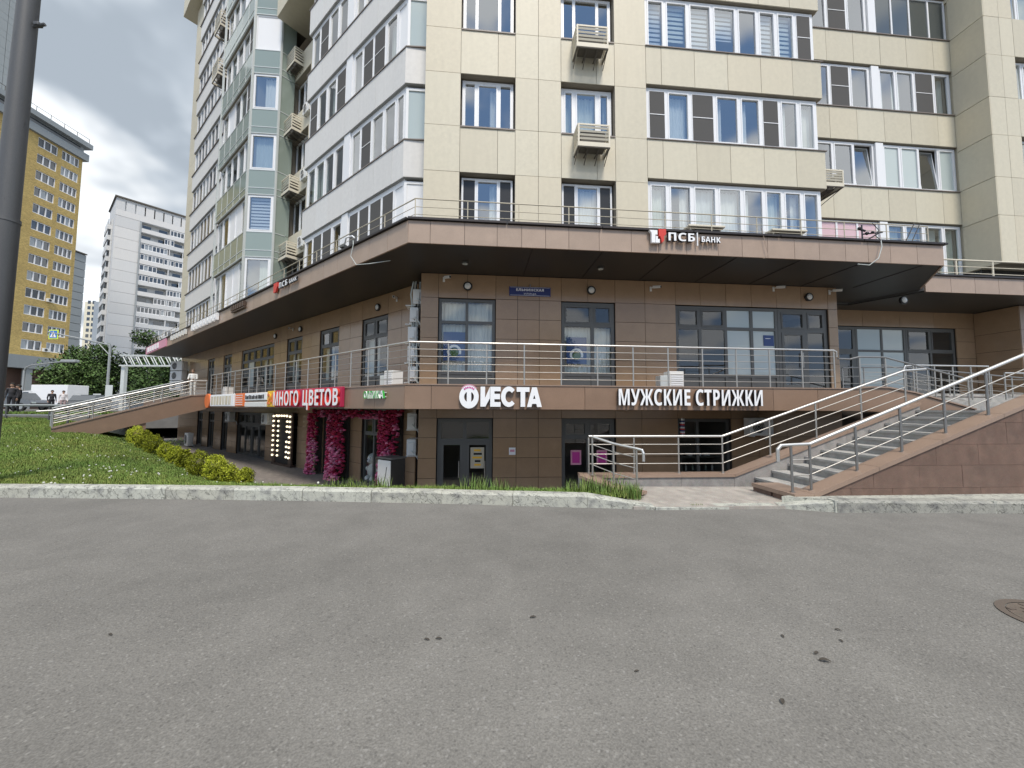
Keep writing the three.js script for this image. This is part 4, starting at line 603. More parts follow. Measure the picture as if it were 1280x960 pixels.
// ================================================================ the left stair down from the terrace
{
  const A = W('l', -17, 2.2, 0), Bp = [-19.2, 0.55, -16.0], L = Math.hypot(Bp[0] - A[0], Bp[2] - A[2]), turn = Math.atan2(-(A[2] - Bp[2]), A[0] - Bp[0]);
  const t = thing('side_ramp', 'brown stone ramp with solid parapets sloping from the terrace to the lawn', 'ramp', Bp, turn);
  const yo = -0.55; // local: x from the foot up to the terrace
  const prof = [[-0.15, -0.35], [0.15, 0.12], [L - 0.6, 1.62], [L, 1.66], [L, 0.96], [1.0, -0.28], [0.4, -0.7], [-0.15, -0.7]];
  mesh('parapet', slab(prof, -0.14, 0.06), M.band[1], t); mesh('coping_stone', slab([[0.1, 0.125], [L - 0.6, 1.63], [L, 1.67], [L, 1.71], [L - 0.6, 1.67], [0.1, 0.165]], -0.18, 0.10), M.capStone, t);
  mesh('deck', slab([[0.1, -0.1], [L, 1.25], [L, 1.65], [L - 0.5, 1.6], [0.1, 0.1]], -1.9, -0.145), M.stoneBack, t);
  mesh('parapet', slab(prof, -2.1, -1.905), M.band[3], t);
  mesh('support_pillar', bx(2.55, 2.95, -1.9, 0.62, -0.4, 0.0), M.band[2], t); mesh('support_pillar', bx(2.55, 2.95, -1.9, 0.6, -1.9, -1.5), M.band[2], t);
  const at = (x, z) => { const y = x < 0.1 ? 0.16 : 0.16 + (x - 0.1) / (L - 0.7) * 1.51; return [Bp[0] + x * Math.cos(turn) + z * Math.sin(turn), Bp[1] + Math.min(1.71, y), Bp[2] - x * Math.sin(turn) + z * Math.cos(turn)]; };
  railing('side_ramp_railing', 'steel railing with a thick white handrail on the near parapet of the left ramp', [at(0.1, -0.04), at(L - 0.6, -0.04), at(L, -0.04)], 0.72, [0.18, 0.36, 0.54], { r: 0.04, rt: 0.02, pr: 0.028, spacing: 1.0, plates: false, start: [at(-0.35, -0.04).map((v, i) => v + (i === 1 ? 0.68 : 0))] });
  railing('far_side_ramp_railing', 'dark steel railing on the far parapet of the left ramp', [at(0.1, -2.0), at(L - 0.6, -2.0)], 0.80, [0.2, 0.40, 0.60], { r: 0.035, rt: 0.018, pr: 0.028, spacing: 1.0, plates: false, matTop: M.galv, matThin: M.galv, matPost: M.galv });
  railing('verge_railing', 'grey tubular railing with round posts on the grass verge at the far left', [[-31, 0.74, -20.2], [-24.0, 0.74, -20.0], [-20.2, 0.72, -18.4]], 0.92, [0.4], { r: 0.05, rt: 0.03, pr: 0.045, spacing: 2.4, plates: false, matTop: M.galv, matThin: M.galv, matPost: M.pole });
}
// ================================================================ air conditioners and their cages
function acUnit(label, fr, x, y, z, o = {}) {
  const { w = 0.80, h = 0.56, d = 0.30, turn = 0, group, bracket = true } = o;
  const p = W(fr, x, y, z), t = thing('air_conditioner', label, 'air conditioner', p, FR[fr] + turn, group);
  mesh('casing', rbx(w, h, d, 0.02, 0, h / 2, 0), M.acWhite, t);
  const ring = new THREE.TorusGeometry(h * 0.38, 0.015, 6, 24); ring.translate(-w * 0.14, h / 2, d / 2 + 0.004); const gl = [ring]; for (let i = 1; i < 4; i++) { const q = new THREE.TorusGeometry(h * 0.38 * i / 4, 0.006, 5, 20); q.translate(-w * 0.14, h / 2, d / 2 + 0.012); gl.push(q); }
  const disc = new THREE.CylinderGeometry(h * 0.37, h * 0.37, 0.01, 24); disc.rotateX(Math.PI / 2); disc.translate(-w * 0.14, h / 2, d / 2 + 0.001); mesh('fan_opening', disc, M.dark, t); mesh('fan_grille', merge(gl), M.acWhite, t);
  mesh('service_cover', rbx(0.05, h * 0.6, d * 0.6, 0.01, w / 2 + 0.012, h * 0.5, 0), M.acWhite, t);
  if (bracket) for (const s of [-1, 1]) mesh('bracket', merge([bx(s * w * 0.36 - 0.018, s * w * 0.36 + 0.018, -0.04, 0, -d / 2 - 0.15, d / 2 + 0.03), bx(s * w * 0.36 - 0.018, s * w * 0.36 + 0.018, -0.3, -0.04, -d / 2 - 0.15, -d / 2 - 0.11)]), M.acWhite, t);
  mesh('pipe', path3([[w / 2 - 0.02, h * 0.3, -0.02], [w / 2 + 0.09, h * 0.3, -0.04], [w / 2 + 0.10, -0.05, -d / 2 - 0.06], [w / 2 + 0.02, -0.2, -d / 2 - 0.12]], 0.016, 6), M.curtainGrey, t);
  return t;
}
function cage(label, fr, x, y, z, o = {}) {
  const { w = 1.04, h = 0.74, d = 0.56, group = 'slatted air conditioner cages on the flats', s = 1 } = o;
  const t = thing('conditioner_cage', label, 'air conditioner cage', W(fr, x, y, z), FR[fr], group);
  const f = 0.05, zf = d; // z = 0 on the wall
  mesh('frame', merge([bx(-w / 2, -w / 2 + f, 0, h, zf - 0.03, zf), bx(w / 2 - f, w / 2, 0, h, zf - 0.03, zf), bx(-w / 2 + f, w / 2 - f, h - 0.05, h, zf - 0.03, zf - 0.001), bx(-w / 2 + f, w / 2 - f, 0, 0.14, zf - 0.03, zf - 0.001)]), M.cagePaint, t);
  const n = 4, st = (h - 0.05 - 0.14) / (n + 0.5); for (let i = 0; i < n; i++) { const g = bx(-w / 2 + f, w / 2 - f, -0.029, 0.029, -0.006, 0.006); g.rotateX(0.35); g.translate(0, 0.14 + (i + 0.95) * st, zf - 0.018); mesh('slat', g, M.cagePaint, t); }
  for (const q of [-1, 1]) { const sg = [bx(q * w / 2 - 0.012, q * w / 2 + 0.012, 0, 0.14, 0, zf - 0.031), bx(q * w / 2 - 0.012, q * w / 2 + 0.012, h - 0.05, h, 0, zf - 0.031)]; for (let i = 0; i < n; i++) sg.push(bx(q * w / 2 - 0.01, q * w / 2 + 0.01, 0.14 + (i + 0.95) * st - 0.04, 0.14 + (i + 0.95) * st + 0.035, 0.0, zf - 0.031)); mesh('side_slats', merge(sg), M.cagePaint, t); }
  const bt = [bx(-w / 2, w / 2, -0.03, -0.001, zf - 0.05, zf - 0.01)]; for (const q of [-0.5, -0.18, 0.18, 0.5]) bt.push(bx(q * (w - 0.04) - 0.017, q * (w - 0.04) + 0.017, -0.035, -0.005, 0, zf - 0.051)); mesh('bottom_bars', merge(bt), M.bracket, t);
  mesh('darkened_condenser', rbx(w * 0.78, h * 0.72, d * 0.55, 0.02, 0, h * 0.42, d * 0.48), M.bracket, t);  // unit coloured dark, imitating the shade behind the slats
  mesh('bracket', merge([-0.5, -0.18, 0.18, 0.5].map(q => tube([q * (w - 0.04), -0.02, zf - 0.08], [q * (w - 0.04), -0.28, 0.02], 0.014, 5))), M.bracket, t);
  return t;
}
{
  const names = ['second floor above the canopy', 'third floor above the canopy', 'fourth floor above the canopy'];
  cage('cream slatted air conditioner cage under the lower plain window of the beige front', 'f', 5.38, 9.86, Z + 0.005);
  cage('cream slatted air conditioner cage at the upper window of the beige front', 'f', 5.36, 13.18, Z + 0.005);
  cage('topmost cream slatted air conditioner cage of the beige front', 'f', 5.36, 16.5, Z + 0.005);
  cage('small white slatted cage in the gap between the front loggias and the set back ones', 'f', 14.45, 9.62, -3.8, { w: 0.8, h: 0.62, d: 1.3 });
  const lv = ['lowest', 'second lowest', 'second highest', 'topmost'];
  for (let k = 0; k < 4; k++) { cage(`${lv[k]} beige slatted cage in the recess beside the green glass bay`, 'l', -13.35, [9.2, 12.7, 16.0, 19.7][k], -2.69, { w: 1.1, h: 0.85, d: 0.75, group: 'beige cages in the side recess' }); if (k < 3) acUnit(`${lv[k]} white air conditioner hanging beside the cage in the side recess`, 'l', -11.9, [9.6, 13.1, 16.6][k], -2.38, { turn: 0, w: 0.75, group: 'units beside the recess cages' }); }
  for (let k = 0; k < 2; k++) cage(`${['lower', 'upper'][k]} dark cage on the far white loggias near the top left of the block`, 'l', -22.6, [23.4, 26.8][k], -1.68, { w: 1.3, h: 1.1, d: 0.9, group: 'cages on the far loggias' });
  // the pile at the corner of the podium, seen from the side
  const nm = ['lowest', 'second', 'third', 'fourth', 'topmost']; [2.42, 3.05, 3.66, 4.28, 4.86].forEach((y, k) => acUnit(`white air conditioner at the podium corner, ${nm[k]} of the stack above the terrace`, 'f', -0.22 + (k === 4 ? 0.1 : rr(-0.03, 0.03)), y, -2.75, { turn: -Math.PI / 2, w: 0.74, h: 0.47, d: 0.27, group: 'units stacked at the podium corner' }));
  [0.95, 0.15].forEach((y, k) => acUnit(`white air conditioner at the basement corner beside the flowers, ${['upper', 'lower'][k]} one`, 'f', -0.20, y, -2.72, { turn: -Math.PI / 2, w: 0.72, h: 0.5, d: 0.28, group: 'units at the basement corner' }));
  [4.55, 3.75, 2.95].forEach((y, k) => acUnit(`grey white air conditioner at the far left end of the terrace, ${['top', 'middle', 'bottom'][k]} of three`, 'l', -32.6, y, -1.7, { turn: 0.35, w: 1.4, h: 0.75, d: 0.4, group: 'units at the far end of the terrace' }));
  acUnit('pale air conditioner under the terrace behind the stair railing', 'f', 10.8, 0.78, -1.95, { w: 0.8 });
  acUnit('white air conditioner standing on the basement pavement near the far shop door', 'l', -27.3, -1.15, -1.5, { w: 1.0, h: 0.9, bracket: false });
  acUnit('white air conditioner under the terrace above the dark shop window', 'l', -14.3, 0.75, -1.95, { w: 0.8 });
  acUnit('white air conditioner hung under the terrace over the shop entrance further left', 'l', -20.2, 0.75, -1.95, { w: 0.8 });
  const boxes = [['f', 7.3, -0.85, 'white louvred box standing on the terrace in front of the bank windows'], ['l', -1.75, -0.8, 'white box on the terrace beside the corner window'], ['l', -16.6, -0.8, 'small white box on the terrace above the orange sign']];
  for (const [fr, x, z, l] of boxes) { const b = thing('terrace_box', l, 'box', W(fr, x, 2.205, z), FR[fr]); mesh('body', rbx(0.42, 0.46, 0.36, 0.012, 0.1, 0.24, 0), M.acWhite, b); for (let i = 0; i < 6; i++) mesh('louvre', bx(-0.07, 0.27, 0.07 + i * 0.06, 0.1 + i * 0.06, 0.18, 0.192), M.letterWhite, b); mesh('side_part', rbx(0.24, 0.34, 0.3, 0.012, -0.25, 0.18, 0), M.aluPale, b); }
}
// ================================================================ wall lamps, cameras, plates
{
  const lampAt = (fr, x, y, label) => { const t = thing('bulkhead_lamp', label, 'wall lamp', W(fr, x, y, Z), FR[fr], 'round wall lamps under the canopy'); const r = new THREE.TorusGeometry(0.115, 0.03, 8, 24); r.translate(0, 0, 0.06); mesh('rim', r, M.blackPanel, t); const b = new THREE.CylinderGeometry(0.13, 0.13, 0.06, 20); b.rotateX(Math.PI / 2); b.translate(0, 0, 0.03); mesh('base', b, M.blackPanel, t); const s = new THREE.SphereGeometry(0.105, 18, 10); s.scale(1, 1, 0.6); s.translate(0, 0, 0.06); mesh('globe', s, M.lampGlobe, t); };
  lampAt('f', 1.46, 5.4, 'round black rimmed lamp above the leftmost front terrace window'); lampAt('f', 5.4, 5.4, 'round black rimmed lamp above the second front terrace window'); lampAt('f', 12.95, 5.42, 'round black rimmed lamp above the glass door of the terrace'); lampAt('l', -4.75, 5.35, 'round dark lamp above the first window round the corner'); lampAt('l', -11.3, 5.35, 'round dark lamp over the third window of the left side'); lampAt('l', -14.3, 5.35, 'round dark lamp over the wide window of the left side'); lampAt('f', 16.5, 5.42, 'round lamp over the entrance doors on the right');
  const cam = (fr, x, y, label) => { const t = thing('security_camera', label, 'camera', W(fr, x, y, Z), FR[fr], 'cameras under the canopy'); mesh('mount', merge([rbx(0.07, 0.16, 0.03, 0.01, 0, 0, 0.015), tube([0, 0.02, 0.02], [0.05, 0.03, 0.12], 0.018, 6)]), M.acWhite, t); const b = rbx(0.09, 0.085, 0.26, 0.02, 0, 0, 0); b.rotateY(0.7); b.rotateX(0.2); b.translate(0.12, 0.02, 0.19); mesh('body', b, M.acWhite, t); const l = new THREE.CylinderGeometry(0.03, 0.03, 0.02, 12); l.rotateX(Math.PI / 2); l.rotateY(0.7); l.translate(0.21, -0.005, 0.29); mesh('lens', l, M.dark, t); };
  cam('f', 0.72, 5.6, 'white camera at the left corner of the front wall under the canopy'); cam('f', 7.4, 5.52, 'camera above the bare wall left of the bank windows'); cam('f', 11.7, 5.66, 'small camera over the pale glass of the bank windows'); cam('f', 13.75, 5.62, 'camera at the right end of the front wall under the canopy'); cam('l', -3.6, 5.45, 'camera on the left wall near the corner'); cam('l', -12.2, 5.45, 'camera on the left wall further back');
  const sp = [[0.35, 0.9], [3.1, 1.1], [7.0, 1.0]]; for (const [i, x] of [1.4, 5.4].entries()) { const t = thing('soffit_lamp', `dim round lamp set in the dark canopy ceiling, ${i ? 'right' : 'left'} one`, 'ceiling lamp', W('f', x, 5.80, -1.2), A1, 'lamps in the canopy ceiling'); const c = new THREE.CylinderGeometry(0.09, 0.1, 0.05, 18); c.translate(0, -0.026, 0); mesh('ring', c, M.aluGrey, t); const d = new THREE.CylinderGeometry(0.075, 0.075, 0.012, 18); d.translate(0, -0.058, 0); mesh('glass', d, M.filmGlass, t); }
}
// ================================================================ lettering
const font = await new FontLoader().loadAsync('fonts/droid/droid_sans_bold.typeface.json');
const fontR = await new FontLoader().loadAsync('fonts/droid/droid_sans_regular.typeface.json');
// letters between x0..x1 and y0..y1 of a frame, front of the letter at z + depth
function letters(parent, str, x0, x1, y0, y1, z, depth, front, side, f = font, partName = 'letter') {
  const size = 1, probe = new TextGeometry(str, { font: f, size, depth: 0.1, curveSegments: 4 }); probe.computeBoundingBox(); const bb = probe.boundingBox, kx = (x1 - x0) / (bb.max.x - bb.min.x);
  const capG = new TextGeometry('Н', { font: f, size, depth: 0.1, curveSegments: 3 }); capG.computeBoundingBox(); const ky = (y1 - y0) / capG.boundingBox.max.y;
  const adv = f.data.glyphs, res = f.data.resolution; let pen = 0;
  for (const ch of str) { const gl = adv[ch] || adv['?']; if (ch !== ' ') { const g = new TextGeometry(ch, { font: f, size, depth: depth, curveSegments: 4, bevelEnabled: false }); g.scale(kx, ky, 1); g.translate(x0 + (pen - bb.min.x) * kx, y0, z); mesh(partName, g, [front, side], parent); } pen += gl.ha * size / res; }
}
const sign = (name, label, cat, fr) => thing(name, label, cat, W(fr, 0, 0, 0), FR[fr]);
{
  let t = sign('shop_sign', 'white raised letters with a round first letter on the terrace edge above the basement door', 'sign', 'f');
  { const sx = x => 1.36 + (x / 10.667 - 10) * 0.0202, sy = y => 2.16 - (y - 135) * 0.00186, poly = (pts, holes = []) => { const g = slab(pts.map(([x, y]) => [sx(x), sy(y)]), 0.035, 0.105, holes.map(h => h.map(([x, y]) => [sx(x), sy(y)]))); const m = mesh('letter', g, [M.letterWhite, M.letterSide], t); };
    poly([[375, 145], [435, 145], [435, 295], [498, 145], [498, 410], [498, 412], [498, 300], [440, 412], [375, 412]]); poly([[503, 145], [640, 145], [640, 205], [558, 205], [558, 240], [632, 240], [632, 312], [558, 312], [558, 350], [640, 350], [640, 412], [503, 412]]);
    const c = []; for (let i = 0; i <= 20; i++) { const a = 0.72 + (6.283 - 1.44) * i / 20; c.push([748 + 104 * Math.cos(a), 277 - 138 * Math.sin(a)]); } for (let i = 20; i >= 0; i--) { const a = 0.72 + (6.283 - 1.44) * i / 20; c.push([752 + 48 * Math.cos(a), 277 - 76 * Math.sin(a)]); } poly(c);
    poly([[852, 147], [1024, 147], [1024, 210], [966, 210], [966, 412], [905, 412], [905, 210], [852, 210]]); poly([[990, 414], [1058, 147], [1122, 147], [1190, 414], [1126, 414], [1116, 372], [1060, 372], [1050, 414]], [[[1072, 304], [1104, 304], [1088, 250]]]); }
  { const ring = new THREE.Shape(); ring.absellipse(1.585, 1.885, 0.24, 0.287, 0, Math.PI * 2); const h = new THREE.Path(); h.absellipse(1.585, 1.885, 0.12, 0.135, 0, Math.PI * 2); ring.holes.push(h); const g = new THREE.ExtrudeGeometry(ring, { depth: 0.07, bevelEnabled: false, curveSegments: 24 }); g.translate(0, 0, 0.035); mesh('letter', g, [M.letterWhite, M.letterSide], t); mesh('letter', bx(1.53, 1.64, 1.61, 2.10, 0.036, 0.1065), M.letterWhite, t);
    const arc = []; for (let i = 0; i <= 12; i++) { const a = 0.75 + (Math.PI - 1.5) * i / 12; arc.push([1.585 + 0.262 * Math.cos(a), 1.885 + 0.312 * Math.sin(a)]); } for (let i = 12; i >= 0; i--) { const a = 0.75 + (Math.PI - 1.5) * i / 12; arc.push([1.585 + 0.243 * Math.cos(a), 1.885 + 0.290 * Math.sin(a)]); } mesh('pink_arc', slab(arc, 0.035, 0.11), M.pinkPale, t);
    for (let i = 0; i < 7; i++) { const a = (i - 3) * 0.2, g2 = bx(-0.014, 0.014, -0.022, 0.022, 0, 0.006); g2.rotateZ(-a); g2.translate(1.585 + 0.20 * Math.sin(a), 1.885 + 0.235 * Math.cos(a), 0.106); mesh('small_mark', g2, M.pink, t); } }
  t = sign('shop_sign', 'long white raised lettering on dark backs along the terrace edge above the barber window', 'sign', 'f'); letters(t, 'МУЖСКИЕ СТРИЖКИ', 5.40, 9.34, 1.70, 2.12, 0.04, 0.09, M.letterWhite, M.letterSide);
  t = sign('bank_sign', 'red and white logo with white bank lettering on the canopy front edge', 'sign', 'f'); letters(t, 'ПСБ', 6.82, 7.56, 6.09, 6.31, 0.05, 0.09, M.letterWhite, M.letterSide); letters(t, 'БАНК', 7.76, 8.30, 6.10, 6.25, 0.05, 0.07, M.letterWhite, M.letterSide); mesh('divider', bx(7.645, 7.67, 6.0, 6.36, 0.05, 0.10), M.letterWhite, t);
  { const mk = (pts, m) => mesh('logo_piece', slab(pts, 0.05, 0.13), m, t); mk([[6.36, 6.02], [6.46, 6.02], [6.46, 6.24], [6.52, 6.24], [6.52, 6.36], [6.30, 6.36], [6.36, 6.28]], M.letterWhite); mk([[6.47, 6.02], [6.58, 6.02], [6.58, 6.12], [6.53, 6.12], [6.53, 6.2], [6.47, 6.2]], M.letterWhite); mk([[6.56, 6.2], [6.56, 6.40], [6.76, 6.40], [6.76, 6.26], [6.70, 6.20], [6.70, 6.08], [6.64, 6.02], [6.62, 6.14], [6.6, 6.2]], M.red); }
  t = sign('street_plate', 'dark blue street name plate with white lettering on the front wall', 'sign', 'f'); t.position.set(...W('f', 0, 0, Z)); mesh('plate', rbx(1.32, 0.30, 0.03, 0.012, 3.42, 5.30, 0.02), M.navy, t); letters(t, 'ЕЛЬНИНСКАЯ', 2.98, 3.86, 5.31, 5.39, 0.034, 0.006, M.letterWhite, M.letterWhite); letters(t, 'УЛИЦА', 3.22, 3.62, 5.20, 5.25, 0.034, 0.006, M.letterWhite, M.letterWhite, fontR); mesh('edge_line', merge([bx(2.79, 4.05, 5.425, 5.433, 0.035, 0.038), bx(2.79, 4.05, 5.167, 5.175, 0.035, 0.038)]), M.letterWhite, t); { const l = tube([3.42, 5.47, 0.02], [3.42, 5.50, 0.10], 0.02, 8); mesh('plate_lamp', l, M.steel, t); }
  // left side
  t = sign('flower_shop_sign', 'red sign with tall white lettering over the flower covered shop front', 'sign', 'l'); for (const [a, b] of [[-7.66, -5.35], [-5.28, -2.86]]) mesh('back_panel', rbx(b - a, 0.60, 0.12, 0.02, (a + b) / 2, 1.92, 0.07), M.crimson, t); letters(t, 'МНОГО', -7.62, -5.52, 1.67, 2.17, 0.132, 0.07, M.letterWhite, M.red); letters(t, 'ЦВЕТОВ', -5.20, -2.90, 1.67, 2.17, 0.132, 0.07, M.letterWhite, M.red);
  t = sign('hours_sign', 'yellow square sign with the number 24 left of the red flower sign', 'sign', 'l'); mesh('panel', rbx(0.78, 0.6, 0.1, 0.02, -8.06, 1.92, 0.06), M.yellow, t); letters(t, '24', -8.38, -7.76, 1.72, 2.12, 0.112, 0.03, M.orange, M.yellow);
  t = sign('optics_sign', 'small green lettering sign on the terrace edge near the corner', 'sign', 'l'); letters(t, 'ОПТИК', -1.72, -0.96, 1.85, 2.05, 0.03, 0.06, M.greenSign, M.letterWhite); letters(t, 'А', -0.93, -0.78, 1.85, 2.05, 0.03, 0.06, M.letterWhite, M.greenSign); mesh('back_rail', merge([bx(-1.74, -0.76, 1.88, 1.90, 0.005, 0.028), bx(-1.74, -0.76, 1.99, 2.01, 0.005, 0.028)]), M.letterWhite, t);
  t = sign('white_panel_sign', 'white two line sign with dark blurred lettering left of the yellow square', 'sign', 'l'); mesh('panel', rbx(2.34, 0.30, 0.1, 0.02, -9.74, 2.03, 0.06), M.letterWhite, t); mesh('lower_panel', rbx(2.34, 0.2, 0.1, 0.02, -9.74, 1.72, 0.06), M.acWhite, t); { let x = -10.8; while (x < -8.75) { const w = rr(0.05, 0.16); mesh('letter', bx(x, x + w, 1.94, 1.94 + rr(0.12, 0.17), 0.111, 0.125), M.letterSide, t); x += w + rr(0.04, 0.09); } }
  t = sign('striped_sign', 'orange sign with thin white stripes between two white signs', 'sign', 'l'); mesh('panel', rbx(1.0, 0.56, 0.1, 0.02, -11.6, 1.92, 0.06), M.orange, t); for (let i = 0; i < 5; i++) mesh('stripe', bx(-12.02, -11.18, 1.70 + i * 0.1, 1.725 + i * 0.1, 0.111, 0.118), M.letterWhite, t);
  t = sign('white_panel_sign', 'long off white sign with pale blurred lettering and an orange disc at its far end', 'sign', 'l'); mesh('panel', rbx(3.5, 0.56, 0.1, 0.02, -14.1, 1.92, 0.06), M.letterWhite, t); { const d = new THREE.CylinderGeometry(0.36, 0.36, 0.1, 28); d.rotateX(Math.PI / 2); d.scale(1.25, 1, 1); d.translate(-16.35, 1.92, 0.07); mesh('disc', d, M.orange, t); for (let x = -15.6; x < -12.6; x += 0.44) { mesh('letter', bx(x, x + rr(0.08, 0.14), 1.72, 2.12, 0.111, 0.13), M.beigePaint, t); mesh('letter', bx(x + 0.2, x + 0.26, 1.72, 2.12, 0.111, 0.13), M.beigePaint, t); } }
  t = sign('bank_sign', 'small white bank lettering with a red mark on the canopy edge of the left side', 'sign', 'l'); letters(t, 'ПСБ', -7.75, -7.0, 6.08, 6.28, 0.05, 0.08, M.letterWhite, M.letterSide); letters(t, 'БАНК', -6.85, -6.25, 6.09, 6.23, 0.05, 0.07, M.letterWhite, M.letterSide); mesh('logo_piece', slab([[-8.3, 6.0], [-8.1, 6.0], [-7.95, 6.2], [-7.95, 6.36], [-8.3, 6.36]], 0.05, 0.12), M.red, t);
  t = sign('dark_sign', 'dark brown raised lettering on the canopy edge between two pale signs', 'sign', 'l'); { for (let x = -13.3; x < -11.5; x += 0.3) mesh('letter', bx(x, x + 0.2, 6.06, 6.28, 0.03, 0.14), M.brownSign, t); mesh('underline', bx(-13.3, -11.5, 5.98, 6.02, 0.03, 0.12), M.brownSign, t); }
  t = sign('pale_letter_sign', 'white raised lettering on the canopy edge far along the left side', 'sign', 'l'); { for (let x = -20.2; x < -15.4; x += 0.62) mesh('letter', merge([bx(x, x + 0.12, 5.98, 6.34, 0.03, 0.16), bx(x + 0.3, x + 0.42, 5.98, 6.34, 0.03, 0.16), bx(x + 0.119, x + 0.301, 6.1, 6.2, 0.03, 0.15)]), M.letterWhite, t); }
  t = sign('pale_letter_sign', 'short pale lettering on the canopy edge before the pink end sign', 'sign', 'l'); { for (let x = -25.5; x < -21.6; x += 0.7) mesh('letter', bx(x, x + 0.34, 6.0, 6.3, 0.03, 0.14), M.acWhite, t); }
  t = sign('pink_sign', 'pinkish red sign band at the far left tip of the canopy', 'sign', 'l'); mesh('panel', bx(-34.4, -27.2, 5.8, 6.36, 0.01, 0.08), M.pinkPale, t); { for (let x = -33.6; x < -29.4; x += 0.9) mesh('letter', bx(x, x + 0.5, 5.9, 6.28, 0.081, 0.12), M.letterWhite, t); }
  // prints behind glass
  const posterAt = (label, fr, x0, x1, y0, y1, z, m, art) => { const p = thing('window_poster', label, 'poster', W(fr, 0, 0, z), FR[fr]); mesh('sheet', bx(x0, x1, y0, y1, 0, 0.006), m, p); art && art(p); };
  const arch = (cx, cy, r) => p => { const s = new THREE.Shape(); s.absarc(cx, cy, r, -0.35, Math.PI + 0.35, false); const h = new THREE.Path(); h.absarc(cx, cy, r * 0.68, 0, Math.PI * 2); s.holes.push(h); mesh('white_arch', new THREE.ExtrudeGeometry(s, { depth: 0.004, bevelEnabled: false }).translate(0, 0, 0.007), M.letterWhite, p); const c = new THREE.CircleGeometry(r * 0.62, 20); c.translate(cx, cy - 0.02, 0.009); mesh('picture', c, M.leafMid, p); mesh('headline', bx(cx - r, cx + r * 0.6, cy + r * 1.5, cy + r * 1.62, 0.007, 0.01), M.letterWhite, p); };
  posterAt('blue poster with a white arch in the leftmost terrace window', 'f', 0.72, 1.40, 3.08, 3.98, Z - 0.125, M.posterBlue, arch(1.06, 3.36, 0.22)); posterAt('blue poster with a white arch in the second terrace window', 'f', 4.62, 5.28, 3.04, 3.9, Z - 0.125, M.posterBlue, arch(4.95, 3.32, 0.22));
  posterAt('small dark blue notice on the pale bank glass', 'f', 11.35, 11.72, 3.74, 4.1, Z - 0.085, M.posterBlue, p => mesh('line', bx(11.42, 11.6, 3.98, 4.0, 0.006, 0.009), M.letterWhite, p));
  posterAt('pink poster in the left pane of the basement window', 'f', 4.74, 5.08, -0.16, 0.30, Z - 0.125, M.pinkPale, p => mesh('print', bx(4.79, 5.03, -0.1, 0.24, 0.006, 0.01), M.pink, p)); posterAt('pink poster in the right pane of the basement window', 'f', 5.58, 5.92, -0.16, 0.30, Z - 0.125, M.pinkPale, p => mesh('print', bx(5.63, 5.87, -0.1, 0.24, 0.006, 0.01), M.pink, p));
  posterAt('pale notice with dark print on the right leaf of the basement door', 'f', 1.60, 2.02, -0.24, 0.40, Z - 0.125, M.beigePaint, p => { for (let i = 0; i < 5; i++) mesh('print', bx(1.66 + rr(0, 0.08), 1.9 + rr(0, 0.08), -0.16 + i * 0.11, -0.1 + i * 0.11, 0.006, 0.009), i % 2 ? M.blackPanel : M.yellow, p); });
  posterAt('small white notice on the stone wall right of the basement door', 'f', 2.78, 2.98, 0.18, 0.40, Z + 0.001, M.letterWhite, p => mesh('print', bx(2.81, 2.95, 0.27, 0.34, 0.006, 0.009), M.pinkPale, p));
  posterAt('yellow green round sticker on the entrance door glass', 'f', 15.6, 15.8, 3.1, 3.3, -4.68, M.yellow, null);
  // barber pole in the dark window
  t = thing('barber_pole', 'small red white and blue barber pole in the dark basement window', 'barber pole', W('f', 8.42, 0.78, -2.28), A1); const cols = [M.red, M.letterWhite, M.navy]; for (let i = 0; i < 9; i++) { const c = new THREE.CylinderGeometry(0.075, 0.075, 0.05, 14); c.translate(0, i * 0.05 + 0.03, 0); mesh('stripe', c, cols[i % 3], t); } mesh('cap', merge([ball(0, 0.5, 0, 0.085), ball(0, -0.01, 0, 0.085)]), M.steelBright, t);
}
// ================================================================ plants
const leafSpray = (n, r, s, flat = 1) => { const pos = [], nor = []; for (let i = 0; i < n; i++) { const d = new THREE.Vector3(rr(-1, 1), rr(-1, 1) * flat, rr(-1, 1)); if (d.length() > 1) d.normalize(); d.multiplyScalar(r); const a = new THREE.Vector3(rr(-1, 1), rr(-1, 1), rr(-1, 1)).normalize(), b = new THREE.Vector3(rr(-1, 1), rr(-1, 1), rr(-1, 1)).cross(a).normalize(), n0 = d.clone().normalize().add(new THREE.Vector3(0, 0.5, 0)).normalize(); const A = d.clone().addScaledVector(a, s), B = d.clone().addScaledVector(b, s * 0.5), C = d.clone().addScaledVector(a, -s), D = d.clone().addScaledVector(b, -s * 0.5); for (const v of [A, B, C, A, C, D]) { pos.push(v.x, v.y, v.z); nor.push(n0.x, n0.y, n0.z); } } const g = new THREE.BufferGeometry(); g.setAttribute('position', new THREE.Float32BufferAttribute(pos, 3)); g.setAttribute('normal', new THREE.Float32BufferAttribute(nor, 3)); return g; };
